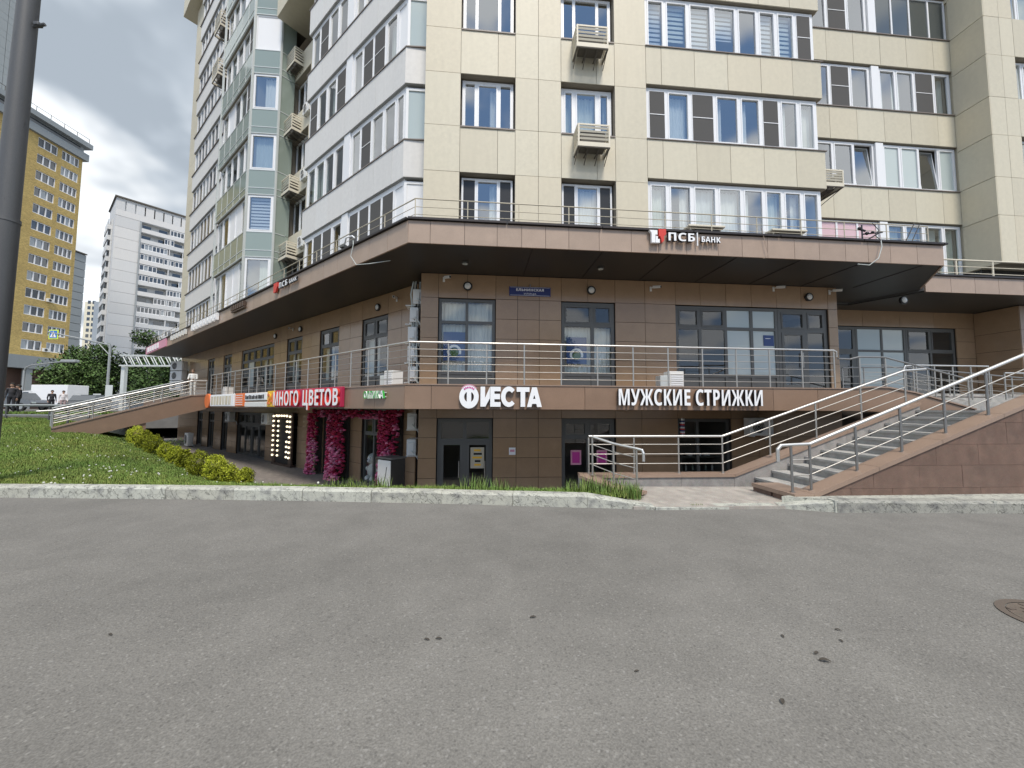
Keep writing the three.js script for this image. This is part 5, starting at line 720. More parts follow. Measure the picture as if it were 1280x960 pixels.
function tree(label, x, z, y0, h, cw, { m = M.leafDark, n = 900, name = 'broadleaf_tree', clump = 0.55, trunkH = 0.3, group } = {}) {
  const t = thing(name, label, 'tree', [x, y0, z], rnd() * 6, group), lim = [tube([0, -0.3, 0], [0.1, h * 0.55, 0.05], h * 0.022, 7, h * 0.012)], lobes = [];
  const nl = 9; for (let i = 0; i < nl; i++) { const a = i * 2.4, q = rr(0.25, 0.75), c = [Math.cos(a) * cw * 0.33 * rr(0.4, 1.1), h * (trunkH + (0.95 - trunkH) * (i / nl) * rr(0.85, 1.1)), Math.sin(a) * cw * 0.33 * rr(0.4, 1.1)]; lobes.push([c, cw * rr(0.2, 0.32) * (i > 6 ? 0.8 : 1)]); lim.push(tube([0.05, h * 0.25 + h * 0.3 * q, 0.02], c, h * 0.008, 5, h * 0.003)); }
  mesh('trunk', merge(lim), M.bark, t); const pl = [];
  for (let i = 0; i < n; i++) { const [c, r] = lobes[(rnd() * nl) | 0], u = rr(-1, 1), a = rnd() * 6.283, q = Math.sqrt(1 - u * u), k = r * Math.pow(rnd(), 0.3); const v = rr(0.65, 1.35); pl.push([c[0] + q * Math.cos(a) * k, c[1] + u * k * 0.85, c[2] + q * Math.sin(a) * k, rr(0.7, 1.3), [v, v * rr(0.95, 1.1), v * 0.9]]); }
  scatter('crown', leafSpray(9, clump, clump * 0.30), m, pl, 'stuff', t); return t;
}
tree('large dark green tree left of the slim lamp post', -62.8, -56, 1.1, 9.6, 7.5, { n: 1000 }); tree('dark green tree just behind the slim lamp post', -57.5, -55, 1.1, 8.6, 8, { n: 900 }); 
tree('mid green tree low behind the left ramp', -57, -50, 1.1, 6.2, 7, { n: 800, m: M.leafMid }); tree('dark tree rising beside the white tower above the metal gantry', -58, -62, 1.1, 13.5, 6, { n: 800, trunkH: 0.25 }); tree('dense dark tree behind the metal gantry', -50, -55, 1.1, 7.0, 8, { n: 800 }); tree('dark tree behind the far end of the terrace', -44.5, -54, 1.1, 7.6, 8, { n: 800 });
// trees across the street behind the viewer, which the panes mirror
for (const [x, z, h, l] of [[-16, 24, 11, 'tall tree on the other side of the road, furthest left'], [-3, 27, 9, 'broad tree on the other side of the road, second from left'], [12, 24, 12, 'tall tree on the other side of the road, right of centre'], [24, 28, 10, 'tree on the other side of the road, furthest right']]) tree(l, x, z, 0, h, 8, { n: 900, clump: 0.6 });
// clipped thuja balls along the edge of the lawn
{
  const S = [[300, 607, 17, 24], [283, 606, 18, 27], [262, 602, 22, 30], [238, 599, 22, 31], [219, 588, 16, 21], [205, 584, 14, 20], [196, 579, 13, 20], [183, 574, 16, 22], [172, 570, 15, 22], [160, 566, 14, 22]];
  const pos = [[-6.75, -9.85], [-7.25, -10.0], [-8.0, -10.5], [-8.85, -11.0], [-10.3, -12.2], [-11.3, -13.0], [-12.4, -13.9], [-13.5, -14.6], [-14.9, -15.7], [-16.4, -16.9]], rad = [0.19, 0.21, 0.27, 0.28, 0.23, 0.23, 0.23, 0.29, 0.30, 0.31];
  const lab = ['smallest lime thuja ball at the near end of the row, beside the pavement', 'lime thuja ball second from the near end of the row', 'large lime thuja ball, third from the near end of the row', 'large lime thuja ball, fourth from the near end of the row', 'lime thuja ball after the gap in the row, fifth from the near end', 'small lime thuja ball, sixth from the near end', 'small lime thuja ball, seventh from the near end', 'lime thuja ball, eighth from the near end', 'lime thuja ball, second from the far end of the row', 'lime thuja ball at the far end of the row, below the ramp pillar'];
  pos.forEach(([x, z], i) => {
    const r = rad[i], t = thing('thuja_shrub', lab[i], 'shrub', [x, lawnY(x, z), z], 0, 'lime thuja balls along the lawn edge'); mesh('stem', tube([0, -0.05, 0], [0, r * 1.2, 0], 0.025, 6, 0.012), M.bark, t); const pl = [];
    for (let k = 0; k < 700; k++) { const u = rr(-0.75, 1), a = rnd() * 6.283, q = Math.sqrt(1 - u * u), d = r * (0.72 + 0.3 * rnd()) * (1 + 0.28 * fbm(u * 2 + i * 7, a, 3, 2)), v = rr(0.6, 1.35); pl.push([q * Math.cos(a) * d, r * 1.15 + u * d * 1.5, q * Math.sin(a) * d, rr(0.7, 1.25), [v, v * 0.98, v]]); }
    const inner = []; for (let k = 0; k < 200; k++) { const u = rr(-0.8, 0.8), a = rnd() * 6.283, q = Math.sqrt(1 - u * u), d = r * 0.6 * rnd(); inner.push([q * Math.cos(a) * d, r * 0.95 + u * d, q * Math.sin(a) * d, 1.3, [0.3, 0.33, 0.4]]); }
    scatter('crown', leafSpray(9, 0.035, 0.016), M.leafLime, [...pl, ...inner], 'stuff', t);
  });
}
{ // low dark hedge at the foot of the ramp
  const t = thing('low_hedge', 'low dark green creeping hedge under the left ramp', 'hedge', [-17.6, 0.0, -16.9]); mesh('stems', merge([0, 1, 2, 3].map(i => tube([i * 0.9 - 1.5, -0.5, -i * 0.4], [i * 0.9 - 1.4, 0.2, -i * 0.4], 0.03, 5))), M.bark, t); const pl = []; for (let i = 0; i < 900; i++) { const u = rnd(); pl.push([-2.2 + u * 4.6 + rr(-0.3, 0.3), -0.2 + 0.5 * rnd() * (1.1 - u * 0.5), 0.9 - u * 1.5 + rr(-0.45, 0.45), rr(0.7, 1.3), [rr(0.7, 1.2), rr(0.8, 1.2), 0.8]]); } scatter('foliage', leafSpray(8, 0.07, 0.028), M.leafMid, pl, 'stuff', t);
}
// artificial blossom covering the flower shop front
{
  const blossom = (() => { const gs = []; for (let k = 0; k < 7; k++) { const g = new THREE.SphereGeometry(0.03, 5, 3, 0, Math.PI * 2, 0, 1.5); g.scale(1, 0.55, 1); g.rotateX(k ? 0.9 : 0); g.translate(0, 0, k ? 0.025 : 0); g.rotateY(k * 1.047); gs.push(g); } const g = merge(gs); g.deleteAttribute('uv'); return g; })();
  const cols = [[0.36, 0.012, 0.045], [0.30, 0.01, 0.06], [0.50, 0.09, 0.19], [0.58, 0.20, 0.30], [0.22, 0.006, 0.03], [0.44, 0.03, 0.10]];
  const make = (label, x0, x1, y0, y1, dz, n, curve) => { const t = thing('flower_garland', label, 'flower display', W('l', (x0 + x1) / 2, y0, Z + 0.06), A2); const w = x1 - x0, pl = []; mesh('backing', bx(-w / 2 + 0.05, w / 2 - 0.05, 0.03, y1 - y0 - 0.03, -0.05, 0.03), M.stoneBack, t);
    for (let i = 0; i < n; i++) { const u = rnd(), v = rnd(), y = v * (y1 - y0), wig = 0.10 * fbm(y * 1.5, x0, 1, 3), x = (u - 0.5) * w * (1 + wig * 2) + wig, z = dz * (0.35 + 0.65 * Math.sqrt(Math.max(0, 1 - Math.pow((u - 0.5) * 2, 2)))) * rr(0.75, 1.05) + (y < 0.7 ? 0.10 * (0.7 - y) : 0), pinkness = fbm(x * 2.3 + 3, y * 1.1, 4, 3) + (0.5 - v) * 0.5 + 0.06; const c = cols[pinkness > 0.18 ? 2 + ((rnd() * 2) | 0) : pinkness > 0.02 && rnd() < 0.5 ? 2 + ((rnd() * 4) | 0) % 4 : [0, 1, 4, 5][(rnd() * 4) | 0]], k = rr(0.95, 1.5); pl.push([x, y, z, rr(0.8, 1.7), c.map(q => q * k)]); }
    const im = scatter('blossom', blossom, M.petal, pl, 'stuff', t); im.rotation.x = 0; return t; };
  make('left column of crimson and pink blossom on the shop front', -9.30, -8.80 + 0.05, -1.18, 1.36, 0.42, 620); make('middle column of crimson and pink blossom on the shop front', -7.55, -6.45, -1.2, 1.36, 0.5, 900); make('right column of crimson blossom behind the white cabinet', -4.15, -3.0, -1.2, 1.4, 0.34, 700); make('dark crimson blossom garland across the top of the flower shop front', -9.3, -3.0, 1.22, 1.52, 0.22, 420);
}
// things by the shop front
{
  let t = thing('utility_cabinet', 'white and black street cabinet in front of the flower shop corner', 'cabinet', [-3.55, -1.2, -11.5], -0.62); mesh('body', rbx(0.62, 1.32, 0.5, 0.015, 0, 0.66, 0), M.blackPanel, t); mesh('door', rbx(0.58, 1.22, 0.03, 0.008, 0, 0.67, 0.262), M.acWhite, t); mesh('roof', rbx(0.68, 0.05, 0.56, 0.015, 0, 1.34, 0), M.aluGrey, t); mesh('cable', path3([[0.05, 0.15, 0.285], [0.08, 0.55, 0.285], [-0.02, 0.6, 0.285], [0.1, 0.85, 0.285], [0.14, 1.1, 0.285]], 0.008, 5), M.blackPanel, t); mesh('handle', rbx(0.03, 0.12, 0.03, 0.006, -0.22, 0.62, 0.285), M.blackPanel, t);
  t = thing('bulb_frame', 'brown display frame lined with rows of small white bulbs at the shop door', 'light frame', W('l', -12.4, -1.2, Z + 0.25), A2); mesh('frame', merge([bx(-1.12, -0.8, 0.1, 2.55, -0.08, 0), bx(0.8, 1.12, 0.1, 2.55, -0.08, 0), bx(-0.79, 0.79, 2.25, 2.55, -0.08, 0), bx(-1.12, 1.12, 0, 0.09, -0.2, 0.02)]), M.brownSign, t); mesh('back', bx(-0.79, 0.79, 0.1, 2.24, -0.07, -0.05), M.dark, t);
  for (const x of [-0.96, -0.52, 0.52, 0.96]) for (let i = 0; i < 9; i++) { if (Math.abs(x) < 0.6 && rnd() < 0.3) continue; const b = mesh('bulb', new THREE.SphereGeometry(0.05, 10, 7), M.bulb, t); b.position.set(x, 0.45 + i * 0.24, Math.abs(x) < 0.6 ? -0.02 : 0.04); } for (const x of [-0.6, -0.3, 0, 0.3, 0.6]) mesh('bulb', new THREE.SphereGeometry(0.05, 10, 7), M.bulb, t).position.set(x, 2.4, 0.04);
  const dog = (x, label, k) => { const d = thing('plush_figure', label, 'soft toy', W('l', x, -1.15, Z - 0.35), A2); const body = new THREE.SphereGeometry(0.17, 14, 10); body.scale(1, 1.25, 0.9); body.translate(0, 0.24, 0); mesh('body', merge([body, ball(-0.11, 0.06, 0.1, 0.075), ball(0.11, 0.06, 0.1, 0.075), ball(-0.16, 0.3, 0.08, 0.06), ball(0.16, 0.3, 0.08, 0.06)]), M.curtain, d); mesh('head', merge([ball(0, 0.55, 0.02, 0.14, 14, 10), ball(0, 0.52, 0.13, 0.06)]), M.curtain, d); mesh('ears', merge([ball(-0.13, 0.58, 0, 0.055), ball(0.13, 0.58, 0, 0.055)]), k ? M.curtainGrey : M.dark, d); mesh('face', merge([ball(-0.05, 0.58, 0.135, 0.016), ball(0.05, 0.58, 0.135, 0.016), ball(0, 0.54, 0.19, 0.02)]), M.dark, d); d.scale.setScalar(1.5); };
  dog(-5.35, 'pale soft toy figure with dark ears behind the flower shop window', 0); dog(-4.6, 'smaller pale soft toy figure in the right pane of the flower shop window', 1);
  t = thing('floor_mat_board', 'small white litter bin standing at the basement window by the landing wall', 'bin', W('f', 5.95, -1.2, -1.75), A1); const b = new THREE.CylinderGeometry(0.17, 0.13, 0.42, 18, 1, true); b.translate(0, 0.21, 0); M.letterWhite.side = THREE.DoubleSide; mesh('body', b, M.acWhite, t); const rg = new THREE.TorusGeometry(0.17, 0.014, 6, 20); rg.rotateX(Math.PI / 2); rg.translate(0, 0.42, 0); mesh('rim', rg, M.aluPale, t);
  t.name = 'litter_bin';
}
{ // bundled pipes between the stacked units at the corner, and the barber's shelf
  const t = thing('pipe_bundle', 'tangle of white and black pipes running down behind the stacked air conditioners', 'pipes', W('f', -0.12, 2.2, -2.45), A1);
  for (let i = 0; i < 7; i++) { const x = -0.16 + i * 0.035, pts = []; for (let k = 0; k < 9; k++) pts.push([x + rr(-0.05, 0.05), 0.1 + k * 0.41, rr(-0.08, 0.10)]); mesh('pipe', path3(pts, i % 3 ? 0.016 : 0.024, 6), i % 2 ? M.rubber : M.curtainGrey, t); }
  for (const y of [0.22, 0.83, 1.45, 2.06, 2.66]) mesh('shelf', rbx(0.50, 0.03, 0.5, 0.006, -0.12, y - 0.03, -0.28), M.acWhite, t);
  const s = thing('barber_shelf', 'dark shelf with pale towels and bottles inside the barber window', 'shelf', W('f', 9.5, -1.15, -3.3), A1); mesh('frame', merge([bx(-0.75, -0.71, 0, 1.3, 0, 0.3), bx(0.71, 0.75, 0, 1.3, 0, 0.3), bx(-0.7, 0.7, 0.6, 0.64, 0, 0.3), bx(-0.7, 0.7, 1.1, 1.14, 0, 0.3)]), M.aluGrey, s); for (let i = 0; i < 3; i++) mesh('towel', rbx(0.22, 0.1, 0.2, 0.04, -0.4 + i * 0.32, 1.2, 0.16), M.letterWhite, s); for (let i = 0; i < 5; i++) mesh('bottle', merge([tube([-0.5 + i * 0.24, 0.64, 0.15], [-0.5 + i * 0.24, 0.8, 0.15], 0.035, 10), tube([-0.5 + i * 0.24, 0.8, 0.15], [-0.5 + i * 0.24, 0.86, 0.15], 0.014, 8)]), i % 2 ? M.greenGlass[0] : M.acWhite, s);
}
// ================================================================ people
function person(label, x, y, z, turn, { h = 1.74, shirt = [0.03, 0.03, 0.035], legs = [0.02, 0.02, 0.025], hair = [0.02, 0.016, 0.012], lean = 0, armsUp = false, group } = {}) {
  const k = h / 1.75, skin = [0.45, 0.28, 0.20], J = (a, b, c) => new THREE.Vector3(a, b, c + lean * Math.max(0, b - 0.95) * 0.6);
  const hip = [J(-0.09, 0.93, 0), J(0.09, 0.93, 0)], B = []; const bone = (a, b, ra, rb) => B.push([a, b, ra, rb]);
  bone(J(0, 0.98, 0), J(0, 1.22, 0.01), 0.125, 0.13); bone(J(0, 1.22, 0.01), J(0, 1.38, 0), 0.135, 0.12); bone(J(-0.15, 1.41, -0.01), J(0.15, 1.41, -0.01), 0.065, 0.065); bone(J(0, 1.42, 0), J(0, 1.53, 0.015), 0.055, 0.05);
  const hands = []; for (const s of [-1, 1]) { const sh = J(s * 0.185, 1.41, -0.01), el = armsUp ? J(s * 0.22, 1.16, 0.10) : J(s * 0.235, 1.13, -0.03), wr = armsUp ? J(s * 0.15, 1.10, 0.34) : J(s * 0.24, 0.88, 0.06); bone(sh, el, 0.055, 0.043); bone(el, wr, 0.042, 0.028); hands.push([wr, wr.clone().sub(el).normalize(), s]); bone(J(s * 0.09, 0.95, 0), J(s * 0.10, 0.50, 0.02), 0.09, 0.056); bone(J(s * 0.10, 0.50, 0.02), J(s * 0.105, 0.08, -0.02), 0.055, 0.038); bone(J(s * 0.105, 0.045, -0.04), J(s * 0.12, 0.035, 0.16), 0.042, 0.035); }
  const res = 64, mc = new MarchingCubes(res, M.dark, false, false, 60000), half = res / 2, size = 1.0, cx = [0, 0.86, 0]; // covers +-1 m
  for (let kz = 0; kz < res; kz++) for (let j = 0; j < res; j++) for (let i = 0; i < res; i++) {
    const px = (i - half) / half * size + cx[0], py = (j - half) / half * size + cx[1], pz = (kz - half) / half * size; let e = 9; const o = i + j * res + kz * res * res;
    if (Math.abs(px) < 0.42 && pz > -0.3 && pz < 0.6 + lean) for (const [a, b, ra, rb] of B) { const abx = b.x - a.x, aby = b.y - a.y, abz = b.z - a.z, t = clamp(((px - a.x) * abx + (py - a.y) * aby + (pz - a.z) * abz) / (abx * abx + aby * aby + abz * abz), 0, 1), d = Math.hypot(px - a.x - abx * t, py - a.y - aby * t, pz - a.z - abz * t) - (ra + (rb - ra) * t); const q = clamp(0.5 + 0.5 * (e - d) / 0.03, 0, 1); e = e * (1 - q) + d * q - 0.03 * q * (1 - q); }
    mc.field[o] = -e;
  }
  mc.isolation = 0; mc.update(); const n = mc.count, g = new THREE.BufferGeometry(), P = new Float32Array(mc.positionArray.slice(0, n * 3)), N = new Float32Array(mc.normalArray.slice(0, n * 3));
  for (let i = 0; i < n; i++) { P[i * 3] = P[i * 3] * size + cx[0]; P[i * 3 + 1] = P[i * 3 + 1] * size + cx[1]; P[i * 3 + 2] *= size; }
  g.setAttribute('position', new THREE.BufferAttribute(P, 3)); g.setAttribute('normal', new THREE.BufferAttribute(N, 3));
  const parts = [g]; const addH = J(0, 1.64, 0.03); const hd = new THREE.SphereGeometry(0.105, 22, 16); { const p = hd.attributes.position; for (let i = 0; i < p.count; i++) { let X = p.getX(i) * 0.76, Y = p.getY(i) * 1.12, Zz = p.getZ(i) * 0.92; if (Y < -0.03) { X *= 1 + (Y + 0.03) * 3; Zz *= 1 + (Y + 0.03) * 1.2; } if (Zz > 0.05 && Math.abs(Y) < 0.03 && Math.abs(Math.abs(X) - 0.033) < 0.02) Zz -= 0.012; p.setXYZ(i, X, Y, Zz); } hd.computeVertexNormals(); } hd.translate(addH.x, addH.y, addH.z); parts.push(hd);
  const nose = new THREE.ConeGeometry(0.016, 0.05, 6); nose.rotateX(0.35); nose.translate(addH.x, addH.y - 0.012, addH.z + 0.1); parts.push(nose, ...[-1, 1].map(s => { const e = new THREE.SphereGeometry(0.026, 8, 6); e.scale(0.4, 1.1, 0.7); e.translate(addH.x + s * 0.082, addH.y - 0.01, addH.z); return e; }));
  for (const [w, d, s] of hands) { const q = new THREE.Quaternion().setFromUnitVectors(new THREE.Vector3(0, -1, 0), d), hg = []; const palm = rbx(0.03, 0.09, 0.078, 0.012, 0, -0.055, 0); hg.push(palm); const ln = [0.062, 0.074, 0.07, 0.055]; for (let f = 0; f < 4; f++) { const z0 = (f - 1.5) * 0.019; hg.push(tube([0, -0.095, z0], [-s * 0.008, -0.095 - ln[f] * 0.55, z0], 0.009, 6, 0.0085), tube([-s * 0.008, -0.095 - ln[f] * 0.55, z0], [-s * 0.026, -0.095 - ln[f], z0], 0.0085, 6, 0.007)); } hg.push(tube([0, -0.035, 0.036], [-s * 0.012, -0.075, 0.062], 0.011, 6, 0.009), tube([-s * 0.012, -0.075, 0.062], [-s * 0.02, -0.105, 0.06], 0.009, 6, 0.008)); const m = merge(hg); m.applyQuaternion(q); m.translate(w.x, w.y, w.z); parts.push(m); }
  const all = parts.map(p => { const q = p.index ? p.toNonIndexed() : p; for (const a of Object.keys(q.attributes)) if (a !== 'position' && a !== 'normal') q.deleteAttribute(a); return q; }); const body = mergeGeometries(all), bp = body.attributes.position, C = new Float32Array(bp.count * 3);
  for (let i = 0; i < bp.count; i++) { const Y = bp.getY(i), X = Math.abs(bp.getX(i)); let c = skin; if (i < n) { if (Y < 0.085) c = [0.02, 0.02, 0.02]; else if (Y < 0.97 && X < 0.2) c = legs; else if (Y < 1.47) c = shirt; } else c = skin; C.set(c, i * 3); }
  body.setAttribute('color', new THREE.BufferAttribute(C, 3)); body.scale(k, k, k);
  if (!M.person) M.person = mat('person', 1, 1, 1, { roughness: 0.85, vertexColors: true });
  const t = thing('person', label, 'person', [x, y, z], turn, group); mesh('body', body, M.person, t);
  const hg = new THREE.SphereGeometry(0.112, 18, 12, 0, Math.PI * 2, 0, 1.75); hg.scale(0.82, 1.06, 0.98); hg.rotateX(-0.42); hg.translate(addH.x, addH.y + 0.015, addH.z - 0.008); hg.scale(k, k, k); const hm = new THREE.MeshStandardMaterial({ roughness: 0.8 }); hm.color.setRGB(...hair); mesh('hair', hg, hm, t); return t;
}
{ const p = W('l', -22.4, 2.2, -0.55); person('person in white clothes leaning on the railing at the far left end of the terrace', p[0], 2.205, p[2], 0.4, { shirt: [0.72, 0.72, 0.70], legs: [0.66, 0.66, 0.62], hair: [0.12, 0.08, 0.05], lean: 0.25, armsUp: true });
  person('person in black standing on the far verge nearest the lamp pole', -28.9, 1.18, -22.2, 0.5, { h: 1.76 }); person('person in black on the far verge, right of the first one', -29.4, 1.18, -22.9, -0.6, { h: 1.70 });
  person('person with dark hair and dark jacket walking below the left ramp', -37.6, 1.18, -31.4, 1.2, { h: 1.74 }); person('person with dark hair and white shirt beside the dark jacketed one', -36.9, 1.18, -31.6, 1.0, { h: 1.72, shirt: [0.65, 0.62, 0.62], legs: [0.4, 0.3, 0.3] }); }
// ================================================================ vehicles
function wheel(r, w) { const t = new THREE.Group(); t.name = 'wheel'; const a = new THREE.CylinderGeometry(r, r, w, 22); a.rotateX(Math.PI / 2); mesh('tyre', a, M.rubber, t); const b = new THREE.CylinderGeometry(r * 0.62, r * 0.62, w + 0.02, 16); b.rotateX(Math.PI / 2); mesh('rim', b, M.galv, t); return t; }
function car(label, x, y, z, turn, paint, prof, cabin, L, wd, wr, extra) {
  const t = thing('parked_car', label, 'car', [x, y, z], turn); const g = slab(prof, -wd / 2, wd / 2); mesh('body', g, paint, t); const c = slab(cabin, -wd / 2 + 0.12, wd / 2 - 0.12); mesh('windows', c, M.farGlass, t); const roof = cabin.map(p => [p[0], p[1]]); const ys = cabin.map(p => p[1]), top = Math.max(...ys), xsR = cabin.filter(p => p[1] > top - 0.02).map(p => p[0]); mesh('roof', bx(Math.min(...xsR) - 0.02, Math.max(...xsR) + 0.02, top, top + 0.05, -wd / 2 + 0.11, wd / 2 - 0.11), paint, t);
  for (const px of [L * 0.3, -L * 0.3]) for (const s of [-1, 1]) { const w = wheel(wr, 0.22); t.add(w); w.position.set(px, wr, s * (wd / 2 - 0.1)); } for (const s of [-1, 1]) { mesh('headlight', rbx(0.06, 0.14, 0.34, 0.02, L / 2 - 0.03, 0.75, s * (wd / 2 - 0.25)), M.filmGlass, t); mesh('tail_light', rbx(0.05, 0.2, 0.25, 0.02, -L / 2 + 0.02, 0.85, s * (wd / 2 - 0.2)), M.red, t); } extra && extra(t); return t;
}
const suv = [[-2.3, 0.35], [2.25, 0.35], [2.3, 0.75], [2.1, 1.0], [1.1, 1.1], [-2.25, 1.12], [-2.32, 0.8]], suvC = [[-2.2, 1.12], [1.15, 1.1], [0.55, 1.68], [-1.95, 1.70]];
car('dark grey off road car parked on the street at the far left, with roof rails', -46.2, 1.18, -36, 0, M.carGrey, suv, suvC, 4.6, 1.85, 0.37, t => mesh('roof_rail', merge([tube([-1.7, 1.8, 0.75], [0.3, 1.8, 0.75], 0.025, 6), tube([-1.7, 1.8, -0.75], [0.3, 1.8, -0.75], 0.025, 6)]), M.galv, t));
car('black car parked beyond the left ramp, seen between the rails', -38.2, 1.18, -34.5, -1.1, M.carDark, [[-2.2, 0.3], [2.2, 0.3], [2.22, 0.65], [1.9, 0.86], [0.9, 0.95], [-1.5, 0.98], [-2.2, 0.9]], [[-1.6, 0.98], [0.95, 0.95], [0.3, 1.42], [-1.0, 1.44]], 4.4, 1.75, 0.32);
{ const t = thing('delivery_van', 'white delivery van with a high box body parked on the far street', 'van', [-50.3, 1.18, -42], Math.PI); mesh('box_body', rbx(3.9, 2.15, 2.1, 0.04, -0.9, 1.65, 0), M.vanWhite, t); mesh('cab', slab([[1.07, 0.45], [3.0, 0.45], [3.05, 1.0], [2.7, 1.25], [2.0, 2.05], [1.07, 2.1]], -0.98, 0.98), M.vanWhite, t); mesh('windscreen', slab([[2.05, 2.0], [2.72, 1.28], [2.75, 1.3], [2.1, 2.04]], -0.85, 0.85), M.farGlass, t); for (const s of [-1, 1]) mesh('side_window', slab([[1.35, 1.35], [2.35, 1.35], [1.9, 1.95], [1.35, 1.98]], s > 0 ? 0.985 : -1.0, s > 0 ? 1.0 : -0.985), M.farGlass, t); mesh('chassis', bx(-2.8, 2.8, 0.35, 0.55, -0.85, 0.85), M.carDark, t); for (const px of [-1.8, 2.0]) for (const s of [-1, 1]) { const w = wheel(0.36, 0.24); t.add(w); w.position.set(px, 0.36, s * 0.88); } }
// ================================================================ poles, lamp, sign, gantry
{
  let t = thing('lamp_pole', 'thick dark grey tapering street pole at the left edge of the picture', 'street pole', [-10.05, 0.1, -7.35]); t.rotation.z = -0.012; const y1 = 5.15;
  mesh('lower_shaft', tube([0, -0.4, 0], [0, y1, 0], 0.20, 20, 0.185), M.pole, t); mesh('collar', tube([0, y1 - 0.03, 0], [0, y1 + 0.05, 0], 0.195, 20, 0.19), M.pole, t); mesh('upper_shaft', tube([0, y1 + 0.051, 0], [0, 11.5, 0], 0.172, 20, 0.145), M.pole, t); mesh('bracket', merge([tube([0.05, 9.2, 0], [0.38, 9.28, 0], 0.03, 8), rbx(0.12, 0.08, 0.1, 0.02, 0.24, 9.27, 0)]), M.pole, t);
  t = thing('mast_arm_post', 'slim grey post with a long arm carrying the crossing sign over the street', 'street post', [-42.2, 1.18, -40]); mesh('post', tube([0, 0, 0], [0, 6.9, 0], 0.13, 12, 0.10), M.galv, t); mesh('arm', path3([[0, 6.88, 0], [-0.5, 6.98, 0], [-3, 7.5, 0], [-6.6, 8.25, 0]], 0.07, 8), M.galv, t); mesh('brace', tube([0, 5.8, 0], [-1.3, 7.1, 0], 0.04, 6), M.galv, t);
  t = thing('crossing_sign', 'yellow framed blue pedestrian crossing sign hanging from the long arm', 'traffic sign', [-48.25, 9.15, -40]); mesh('backboard', rbx(1.0, 1.0, 0.05, 0.02, 0, 0, 0), mat('signYellow', 0.62, 0.80, 0.08, { roughness: 0.5 }), t); mesh('blue_field', rbx(0.78, 0.78, 0.02, 0.02, 0, 0, 0.034), mat('signBlue', 0.03, 0.16, 0.55, { roughness: 0.4 }), t); mesh('triangle', slab([[-0.34, -0.3], [0.34, -0.3], [0, 0.34]], 0.045, 0.052), M.letterWhite, t); mesh('walking_figure', merge([tube([0, 0.1, 0.055], [0, -0.08, 0.055], 0.035, 6), ball(0.01, 0.16, 0.055, 0.04, 8, 6), tube([0, -0.08, 0.055], [-0.09, -0.25, 0.055], 0.025, 5), tube([0, -0.08, 0.055], [0.09, -0.25, 0.055], 0.025, 5), tube([0, 0.08, 0.055], [0.1, -0.02, 0.055], 0.02, 5)]), M.dark, t); mesh('hanger', merge([tube([-0.3, 0.5, 0], [-0.3, 0.3, -0.05], 0.03, 6), tube([0.3, 0.5, 0], [0.3, 0.28, -0.05], 0.03, 6)]), M.galv, t);
  t = thing('street_lamp', 'small street lamp with a curved arm and flat head in front of the yellow block', 'street lamp', [-57.4, 1.18, -45]); mesh('post', tube([0, 0, 0], [0, 4.6, 0], 0.12, 10, 0.10), M.galv, t); mesh('arm', path3([[0, 4.6, 0], [0.15, 4.95, 0], [0.8, 5.25, 0], [3.2, 5.55, 0], [4.6, 5.7, 0]], 0.07, 8), M.galv, t); mesh('lamp_head', rbx(1.75, 0.34, 0.6, 0.1, 5.3, 5.75, 0), M.galv, t);
  t = thing('metal_gantry', 'pale steel lattice gantry on a square column beyond the left ramp', 'gantry', [-45.6, 1.18, -45]); mesh('column', rbx(0.42, 5.4, 0.42, 0.03, 0, 2.6, 0), M.aluPale, t); const L = 7.2, lat = [bx(-0.2, L, 5.15, 5.29, -0.3, -0.16), bx(-0.2, L, 6.35, 6.49, -0.3, -0.16), bx(-0.2, L, 5.15, 5.29, 0.36, 0.5), bx(-0.2, L, 6.35, 6.49, 0.36, 0.5)]; mesh('chord', merge(lat), M.aluPale, t); for (let i = 0; i < 8; i++) mesh('lattice_bar', merge([tube([0.1 + i * 0.88, 6.35, 0.43], [0.7 + i * 0.88, 5.3, 0.43], 0.06, 6), tube([0.1 + i * 0.88, 6.35, -0.23], [0.7 + i * 0.88, 5.3, -0.23], 0.06, 6), tube([0.12 + i * 0.88, 6.42, -0.2], [0.12 + i * 0.88, 6.42, 0.4], 0.04, 5)]), M.aluPale, t);
  t = thing('sign_back', 'grey back of two traffic signs low on the slim post', 'traffic sign', [-42.2, 1.18, -39.8]); mesh('panel', rbx(0.75, 1.5, 0.04, 0.02, 0.45, 1.9, 0.05), M.aluPale, t); mesh('lower_panel', merge([rbx(0.8, 0.7, 0.04, 0.02, -0.75, 1.4, 0.05), rbx(0.9, 0.6, 0.04, 0.02, 1.3, 1.3, 0.05)]), M.aluPale, t); mesh('clamp', tube([-0.8, 1.4, 0], [1.4, 1.4, 0], 0.03, 6), M.galv, t);
}
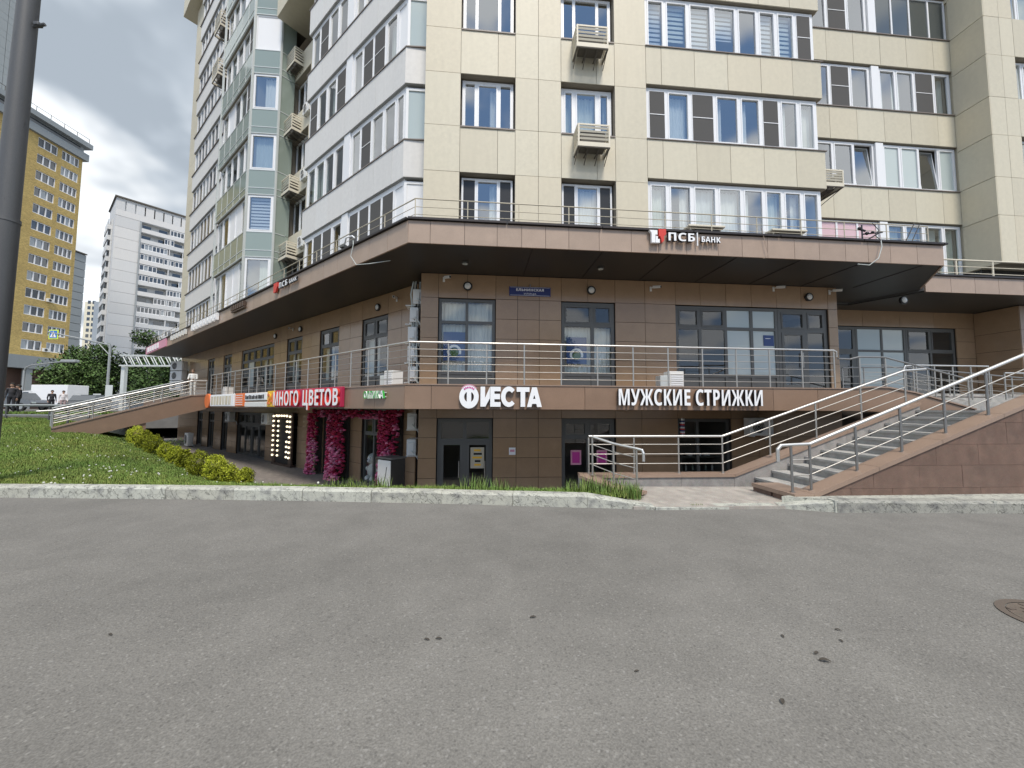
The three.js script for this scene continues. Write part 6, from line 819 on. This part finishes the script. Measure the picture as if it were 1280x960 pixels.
{ // loose wires and gear on the canopy
  const P = (s, y, d) => W('f', s, y, d), Q = (u, y, d) => W('l', u, y, d);
  solo('hanging_cable', path3([Q(-2.6, 6.55, 0.05), Q(-2.45, 6.35, 0.12), Q(-2.5, 6.0, 0.16), Q(-2.2, 5.68, 0.15), Q(-1.7, 5.62, 0.05), Q(-1.2, 5.7, -0.3)], 0.011, 6), M.curtainGrey, 'pale loose cable looping down from the left canopy edge', 'cable');
  solo('hanging_cable', path3([P(13.15, 6.42, 0.06), P(13.1, 6.2, 0.12), P(12.95, 5.85, 0.14), P(12.7, 5.66, 0.10), P(12.45, 5.72, 0.0)], 0.012, 6), M.curtainGrey, 'pale loose cable hanging from the right part of the canopy edge', 'cable');
  solo('hanging_cable', path3([P(9.55, 6.6, 0.05), P(9.62, 6.2, 0.07), P(9.7, 5.85, 0.07), P(9.6, 5.75, 0.02)], 0.007, 5), M.fascia[4], 'thin cable over the canopy tiles right of the bank sign', 'cable');
  let t = thing('canopy_floodlight', 'white floodlight arm on the left canopy railing', 'floodlight', Q(-2.75, 6.46, -0.02), A2); mesh('arm', path3([[-0.5, 0.12, 0], [-0.2, 0.25, 0.1], [0.15, 0.2, 0.1], [0.3, 0.1, 0.1]], 0.022, 7), M.letterWhite, t); mesh('head', rbx(0.2, 0.1, 0.14, 0.02, -0.55, 0.1, 0), M.aluGrey, t);
  for (const [s, l] of [[8.3, 'left'], [10.85, 'right']]) { t = thing('roof_unit', `flat grey and cream roof unit on the canopy below the wide loggia, ${l} one`, 'roof unit', P(s, 6.43, -0.75), A1, 'flat units on the canopy roof'); mesh('top', rbx(1.1, 0.06, 0.6, 0.015, 0, 0.42, 0), M.cagePaint, t); mesh('body', rbx(0.75, 0.36, 0.4, 0.02, 0.1, 0.2, 0), M.screen, t); mesh('leg', merge([-0.45, 0.45].map(x => tube([x, 0, 0.2], [x, 0.4, 0.2], 0.02, 6))), M.cagePaint, t); }
  t = thing('antenna_arm', 'black angled antenna arms fixed on the right part of the canopy railing', 'antenna', P(12.7, 6.44, -0.05), A1); mesh('arm', merge([tube([0, 0, 0], [0, 0.45, 0], 0.02, 6), tube([0, 0.18, 0], [0.62, 0.26, 0.02], 0.022, 6), tube([0.1, 0, 0], [0.55, 0.25, 0.03], 0.02, 6), tube([-0.12, 0.34, 0], [0.1, 0.28, 0], 0.03, 6)]), M.blackPanel, t); mesh('head', merge([ball(0.12, 0.2, 0.03, 0.05), ball(0.3, 0.24, 0.03, 0.04), ball(-0.1, 0.34, 0.02, 0.045)]), M.blackPanel, t);
  t = thing('antenna_arm', 'thin grey wire mast leaning near the right end of the canopy railing', 'antenna', P(14.3, 6.44, -0.1), A1); mesh('wire', merge([tube([-0.2, 0, 0], [0.15, 0.62, 0], 0.014, 5), tube([0, 0, 0], [0.3, 0.6, 0.02], 0.012, 5), path3([[-1.2, 0.55, 0], [-1.0, 0.35, 0], [-1.15, 0.2, 0], [-0.95, 0.05, 0]], 0.010, 5)]), M.screen, t);
}
// ================================================================ far buildings
function farWindow(parent, w, h, mull, place, pale = 0.25) { const g = new THREE.Group(); g.name = 'window'; parent.add(g); place(g); const f = [bx(-w / 2, w / 2, 0, 0.14, -0.1, 0.03), bx(-w / 2, w / 2, h - 0.12, h, -0.1, 0.02)]; for (let i = 0; i <= mull; i++) { const x = -w / 2 + w * i / mull; f.push(bx(clamp(x - 0.07, -w / 2, w / 2 - 0.1), clamp(x + 0.07, -w / 2 + 0.1, w / 2), 0.14, h - 0.12, -0.1, 0.025)); } mesh('frame', merge(f), M.upvc, g); const dk = [], pl = []; for (let i = 0; i < mull; i++) (rnd() < pale ? pl : dk).push(bx(-w / 2 + w * i / mull, -w / 2 + w * (i + 1) / mull, 0, h, -0.12, -0.11)); if (dk.length) mesh('pane', merge(dk), M.farGlass, g).userData.kind = 'stuff'; if (pl.length) mesh('curtained_pane', merge(pl), M.farGlassPale, g).userData.kind = 'stuff'; return g; }
{
  // yellow brick block: facade faces the street (+x), local x runs back along -z
  const X = -80, b = thing('yellow_block', 'yellow brick apartment block with white cornice at the left edge', 'apartment building', [X, 1, -45]); const top = 46.5;
  const opens = []; const cols = [[-59.3, 2.3, 3], [-63.4, 2.8, 3], [-66.75, 2.7, 4]]; const zs = [-45, ...cols.flatMap(([c, w]) => [c + w / 2, c - w / 2]), -68.3];
  for (let k = 0; k < 13; k++) { const y0 = 10.2 + k * 2.87 - 1; const rowY = [[y0 - 0.2 + (k ? 0 : -0.5), y0 + 0.75], [y0 + 0.75, y0 + 2.4], [y0 + 2.4, y0 + 2.67]]; rowY.forEach(([a, c], q) => { for (let i = 0; i + 1 < zs.length; i++) { if (q === 1 && i % 2 === 1) continue; const m = mesh('wall', bx(-0.35, 0, a, c, -(45 - -zs[i + 1] ) * 1, 0), M.yellowWall[(k + i) % 3], b); m.geometry = bx(-0.35, 0, a, c, zs[i + 1] + 45, zs[i] + 45, k * 1.3, i); } });
    for (const [c, w, n] of cols) farWindow(b, w, 1.65, n, g => { g.position.set(-0.12, y0 + 0.75, c + 45); g.rotation.y = Math.PI / 2; }, 0.22); }
  mesh('core_wall', bx(-14, -0.36, 7, top - 0.2, -23.3, 10), M.yellowWall[1], b); mesh('end_wall', bx(-14, -0.0, 8.6, top - 0.2, -23.6, -23.31), M.yellowWall[0], b);
  const y1 = 10.2 + 12 * 2.87 - 1 + 2.67; mesh('cornice', merge([bx(-14, 0.5, y1, y1 + 1.3, -24.2, 10), bx(-14, 0.1, y1 + 1.31, y1 + 2.4, -23.6, 10), bx(-14, 0.9, y1 + 2.41, y1 + 3.3, -24.4, 10)]), M.greySlab, b); mesh('cornice_windows', bx(0.1, 0.13, y1 + 1.5, y1 + 2.2, -23, 9), M.farGlass, b);
  mesh('roof_railing', merge([bx(0.55, 0.6, y1 + 4.2, y1 + 4.26, -24, 10), ...Array.from({ length: 17 }, (_, i) => bx(0.55, 0.6, y1 + 3.31, y1 + 4.2, -24 + i * 2, -23.94 + i * 2))]), M.bracket, b);
  mesh('podium', merge([bx(-14, 4.5, 6.5, 8.5, -25.0, 10), bx(-14, 5.5, 6.0, 7.6, -29.5, -25.01)]), M.greySlab, b); mesh('podium_wall', bx(-14, 3.0, 0, 6.45, -22, 10), M.storefront, b); mesh('podium_window', bx(3.01, 3.06, 1.2, 5.6, -8, 3), M.farGlass, b); for (const z of [-24, -15, -6]) mesh('podium_column', bx(3.6, 4.3, 0, 6.49, z - 0.4, z + 0.4), M.greyPanel, b);
  for (const [k, c] of [[0, -65.2], [3, -65.2]]) { const t = thing('air_conditioner', `small air conditioner between windows of the yellow block, ${k === 0 ? 'lower' : 'upper'} one`, 'air conditioner', [X + 0.25, 10.9 + k * 2.87, c], Math.PI / 2, 'units on the yellow block'); mesh('casing', rbx(0.9, 0.6, 0.35, 0.03, 0, 0.3, 0), M.acWhite, t); const d = new THREE.CylinderGeometry(0.22, 0.22, 0.02, 16); d.rotateX(Math.PI / 2); d.translate(-0.1, 0.3, 0.18); mesh('fan_opening', d, M.dark, t); }
  // grey upper tower behind it
  const g = thing('grey_tower', 'grey panelled tower rising behind the yellow block at the top left corner', 'apartment building', [-82.4, 0, -40.4]);
  for (let k = 0; k < 9; k++) for (const [a, c] of [[-21.4, -18.3], [-18.3, -15.6], [-15.6, -12.6], [-12.6, -9]]) { const y = 49.5 + k * 2.9; mesh('wall_panel', bx(-0.3, 0, y, y + 1.1, a + 0.03, c - 0.03), M.greyPanel, g); const wn = (c === -18.3 || c === -12.6); if (wn) { mesh('wall_panel', bx(-0.3, 0, y + 1.13, y + 2.87, a + 0.03, a + 0.9), M.greyPanel, g); mesh('wall_panel', bx(-0.3, 0, y + 1.13, y + 2.87, c - 0.9, c - 0.03), M.greyPanel, g); farWindow(g, c - a - 1.8, 1.75, 2, q => { q.position.set(-0.1, y + 1.12, (a + c) / 2); q.rotation.y = Math.PI / 2; }, 0.3); } else mesh('wall_panel', bx(-0.3, 0, y + 1.13, y + 2.87, a + 0.03, c - 0.03), M.greyPanel, g); }
  mesh('core_wall', bx(-12, -0.31, 46.5, 76, -21.4, 8), M.greySlab, g); mesh('ledge', bx(-12, 0.9, 47.6, 48.6, -22, 8), M.greySlab, g);
  const s = thing('grey_slab_block', 'narrow grey slab block behind the yellow one', 'apartment building', [-161, 0, -129], 0); mesh('core_wall', bx(-6, 3.9, 0, 56.9, -9, -0.3), M.greySlab, s); for (let k = 0; k < 20; k++) mesh('wall_panel', bx(-6, 4.2, k * 2.85 + 0.1, k * 2.85 + 2.75, -9, 0), M.greySlab, s); mesh('parapet', merge([bx(-6, 4.6, 57.1, 57.5, -9, 0.3), ...[-1, 1.2, 3.4].map(x => bx(x, x + 0.2, 53.5, 57, 0.01, 0.2))]), M.bracket, s);
  // white panel tower with loggias
  const du = Math.atan2(0.784, 0.62), w = thing('white_tower', 'tall white panel tower with long rows of loggias left of the main block', 'apartment building', [-101.3, 0, -95], du); // local x runs along the loggia face, +z faces the viewer
  const H = 55.2, fl = 2.82, Wd = 22, x1 = 4.6;
  for (let k = 0; k < 18; k++) { const y = 2.6 + k * fl; if (y > 49) break; for (const [a, c] of [[0, x1]]) mesh('wall_panel', bx(a + 0.02, c - 0.02, y + 0.03, y + fl - 0.03, -0.3, 0, k, a), M.towerPanel[(rnd() * 4) | 0], w);
    mesh('loggia_panel', bx(x1 + 0.1, Wd, y + 0.02, y + 1.12, -0.1, 0.12, k, 3), M.towerPanel[(rnd() * 4) | 0], w); mesh('loggia_back', bx(x1 + 0.1, Wd, y + 1.14, y + fl - 0.02, -1.6, -1.2), M.towerPanel[2], w); for (let q = 0; q < 5; q++) mesh('balcony_door', bx(x1 + 0.6 + q * 3.3, x1 + 2.3 + q * 3.3, y + 0.3, y + fl - 0.5, -1.19, -1.14), M.farGlass, w); mesh('loggia_ceiling', bx(x1 + 0.1, Wd, y + fl - 0.12, y + fl + 0.0, -1.2, -0.11), M.towerPanel[1], w);
    let x = x1 + 0.3; while (x < Wd - 1) { const ln = rr(2, 6); if (rnd() < 0.62) farWindow(w, Math.min(ln, Wd - x) - 0.15, fl - 1.3, Math.max(2, Math.round(ln / 0.8)), g => g.position.set(x + Math.min(ln, Wd - x) / 2, y + 1.14, -0.02), 0.22); x += ln; } mesh('divider', merge([bx(x1 + 6.0, x1 + 6.2, y + 1.13, y + fl - 0.13, -1.2, 0.14), bx(x1 + 0.0, x1 + 0.28, y + 1.13, y + fl - 0.13, -1.2, 0.14)]), M.towerPanel[2], w); }
  mesh('upper_wall', merge([bx(0, Wd, 50.6, 52.2, -0.3, 0), bx(0, Wd, 54.7, H, -0.3, 0)]), M.towerPanel[3], w); for (let i = 0; i < 12; i++) mesh('attic_panel', bx(i ? i * 1.85 : 0, Math.min(Wd, i * 1.85 + 1.6), 52.21, 54.69, -0.3, 0), M.towerPanel[i % 4], w); mesh('parapet', bx(-0.3, Wd, H, H + 0.35, -13, 0.4), M.bracket, w); mesh('joint', bx(x1 - 0.05, x1 + 0.25, 0, 50.6, 0.121, 0.24), M.galv, w);
  mesh('core_wall', bx(0, Wd, 0, H - 0.1, -12.4, -1.61), M.towerPanel[0], w); mesh('core_wall', bx(0, x1, 0, H - 0.1, -1.6, -0.31), M.towerPanel[0], w);
  for (let k = 0; k < 17; k++) { const y = 2.6 + k * fl; mesh('loggia_panel', bx(-0.9, -0.02, y, y + 1.2, -12, -4), M.towerPanel[(rnd() * 4) | 0], w); mesh('loggia_back', bx(-0.3, -0.02, y + 1.21, y + fl - 0.05, -12, -4), M.towerPanel[2], w); for (let i = 0; i < 4; i++) mesh('pane', bx(-0.8, -0.7, y + 1.22, y + fl - 0.06, -11.8 + i * 2, -10.3 + i * 2), rnd() < 0.5 ? M.farGlassPale : M.farGlass, w); }
  // cream tower far away
  const c = thing('cream_tower', 'cream coloured tower far away between the grey slab and the white tower', 'apartment building', [-226, 0, -200], 0.25); mesh('wall', bx(0, 6.5, 0, 57, -8, 0), M.cream, c); mesh('wall', bx(6.51, 13, 0, 60.5, -8, 1), M.cream, c); mesh('glazed_bay', bx(4.9, 7.8, 4, 57, 1.01, 1.5), M.farGlassPale, c); for (let k = 0; k < 18; k++) for (const x of [1.2, 3.2, 9.2, 11.4]) mesh('pane', bx(x, x + 1.3, 5 + k * 3, 6.7 + k * 3, x > 6 ? 1.0 : 0.0, (x > 6 ? 1.0 : 0.0) + 0.06), M.farGlass, c); mesh('roof_hut', bx(8, 11, 60.5, 62.5, -6, -1), M.cream, c);
}
// ================================================================ small things on the road
{
  const t = thing('manhole_cover', 'rusty brown round manhole cover in the road at the right edge', 'manhole cover', [4.22, 0.003, -3.03]); const ring = new THREE.RingGeometry(0.285, 0.34, 40); ring.rotateX(-Math.PI / 2); ring.translate(0, 0.004, 0); mesh('rim', ring, M.iron, t); const d = new THREE.CylinderGeometry(0.278, 0.278, 0.006, 40); mesh('cover', d, mat('coverIron', 0.20, 0.16, 0.125, { map: tRough, roughness: 0.85 }), t); const st = []; for (let i = -4; i <= 4; i++) for (let j = -4; j <= 4; j++) if (Math.hypot(i, j) < 4.3 && (i + j) % 2 === 0) st.push(bx(i * 0.06 - 0.024, i * 0.06 + 0.024, 0.0, 0.008, j * 0.06 - 0.018, j * 0.06 + 0.018)); mesh('tread_pattern', merge(st), M.iron, t);
  const leaf = () => { const g = new THREE.PlaneGeometry(0.085, 0.035, 6, 3), p = g.attributes.position; g.rotateX(-Math.PI / 2); for (let i = 0; i < p.count; i++) { const x = p.getX(i) / 0.0425, z = p.getZ(i); p.setZ(i, z * Math.sqrt(Math.max(0.02, 1 - x * x)) + 0.006 * x); p.setY(i, 0.004 + 0.014 * (1 - x * x) * rr(0.6, 1) + Math.abs(z) * 0.5); } g.computeVertexNormals(); return g; };
  const lg = [leaf(), leaf(), leaf()], spots = [[0.17, -3.05, 'alone near the middle of the road'], [-0.58, -2.76, 'first of the pair left of the middle'], [-0.50, -2.77, 'second of the pair left of the middle'], [-2.81, -2.8, 'far on the left'], [1.92, -2.82, 'left end of the scatter on the right'], [2.38, -2.9, 'furthest in the scatter on the right'], [2.29, -2.77, 'just below the furthest one on the right'], [2.01, -2.63, 'middle of the scatter on the right'], [2.0, -2.55, 'largest in the scatter on the right'], [1.49, -2.21, 'nearest, lower right'], [0.77, -2.45, 'between the middle and the right scatter']];
  spots.forEach(([x, z, l], i) => { const o = solo('fallen_leaf', lg[i % 3], M.deadLeaf, 'small dark dry leaf on the asphalt, ' + l, 'leaf', 'dry leaves on the road'); o.position.set(x, 0.001, z); o.rotation.y = rnd() * 6; o.scale.setScalar(i === 8 ? 0.8 : rr(0.38, 0.6)); });
}
renderer.render(scene, camera);
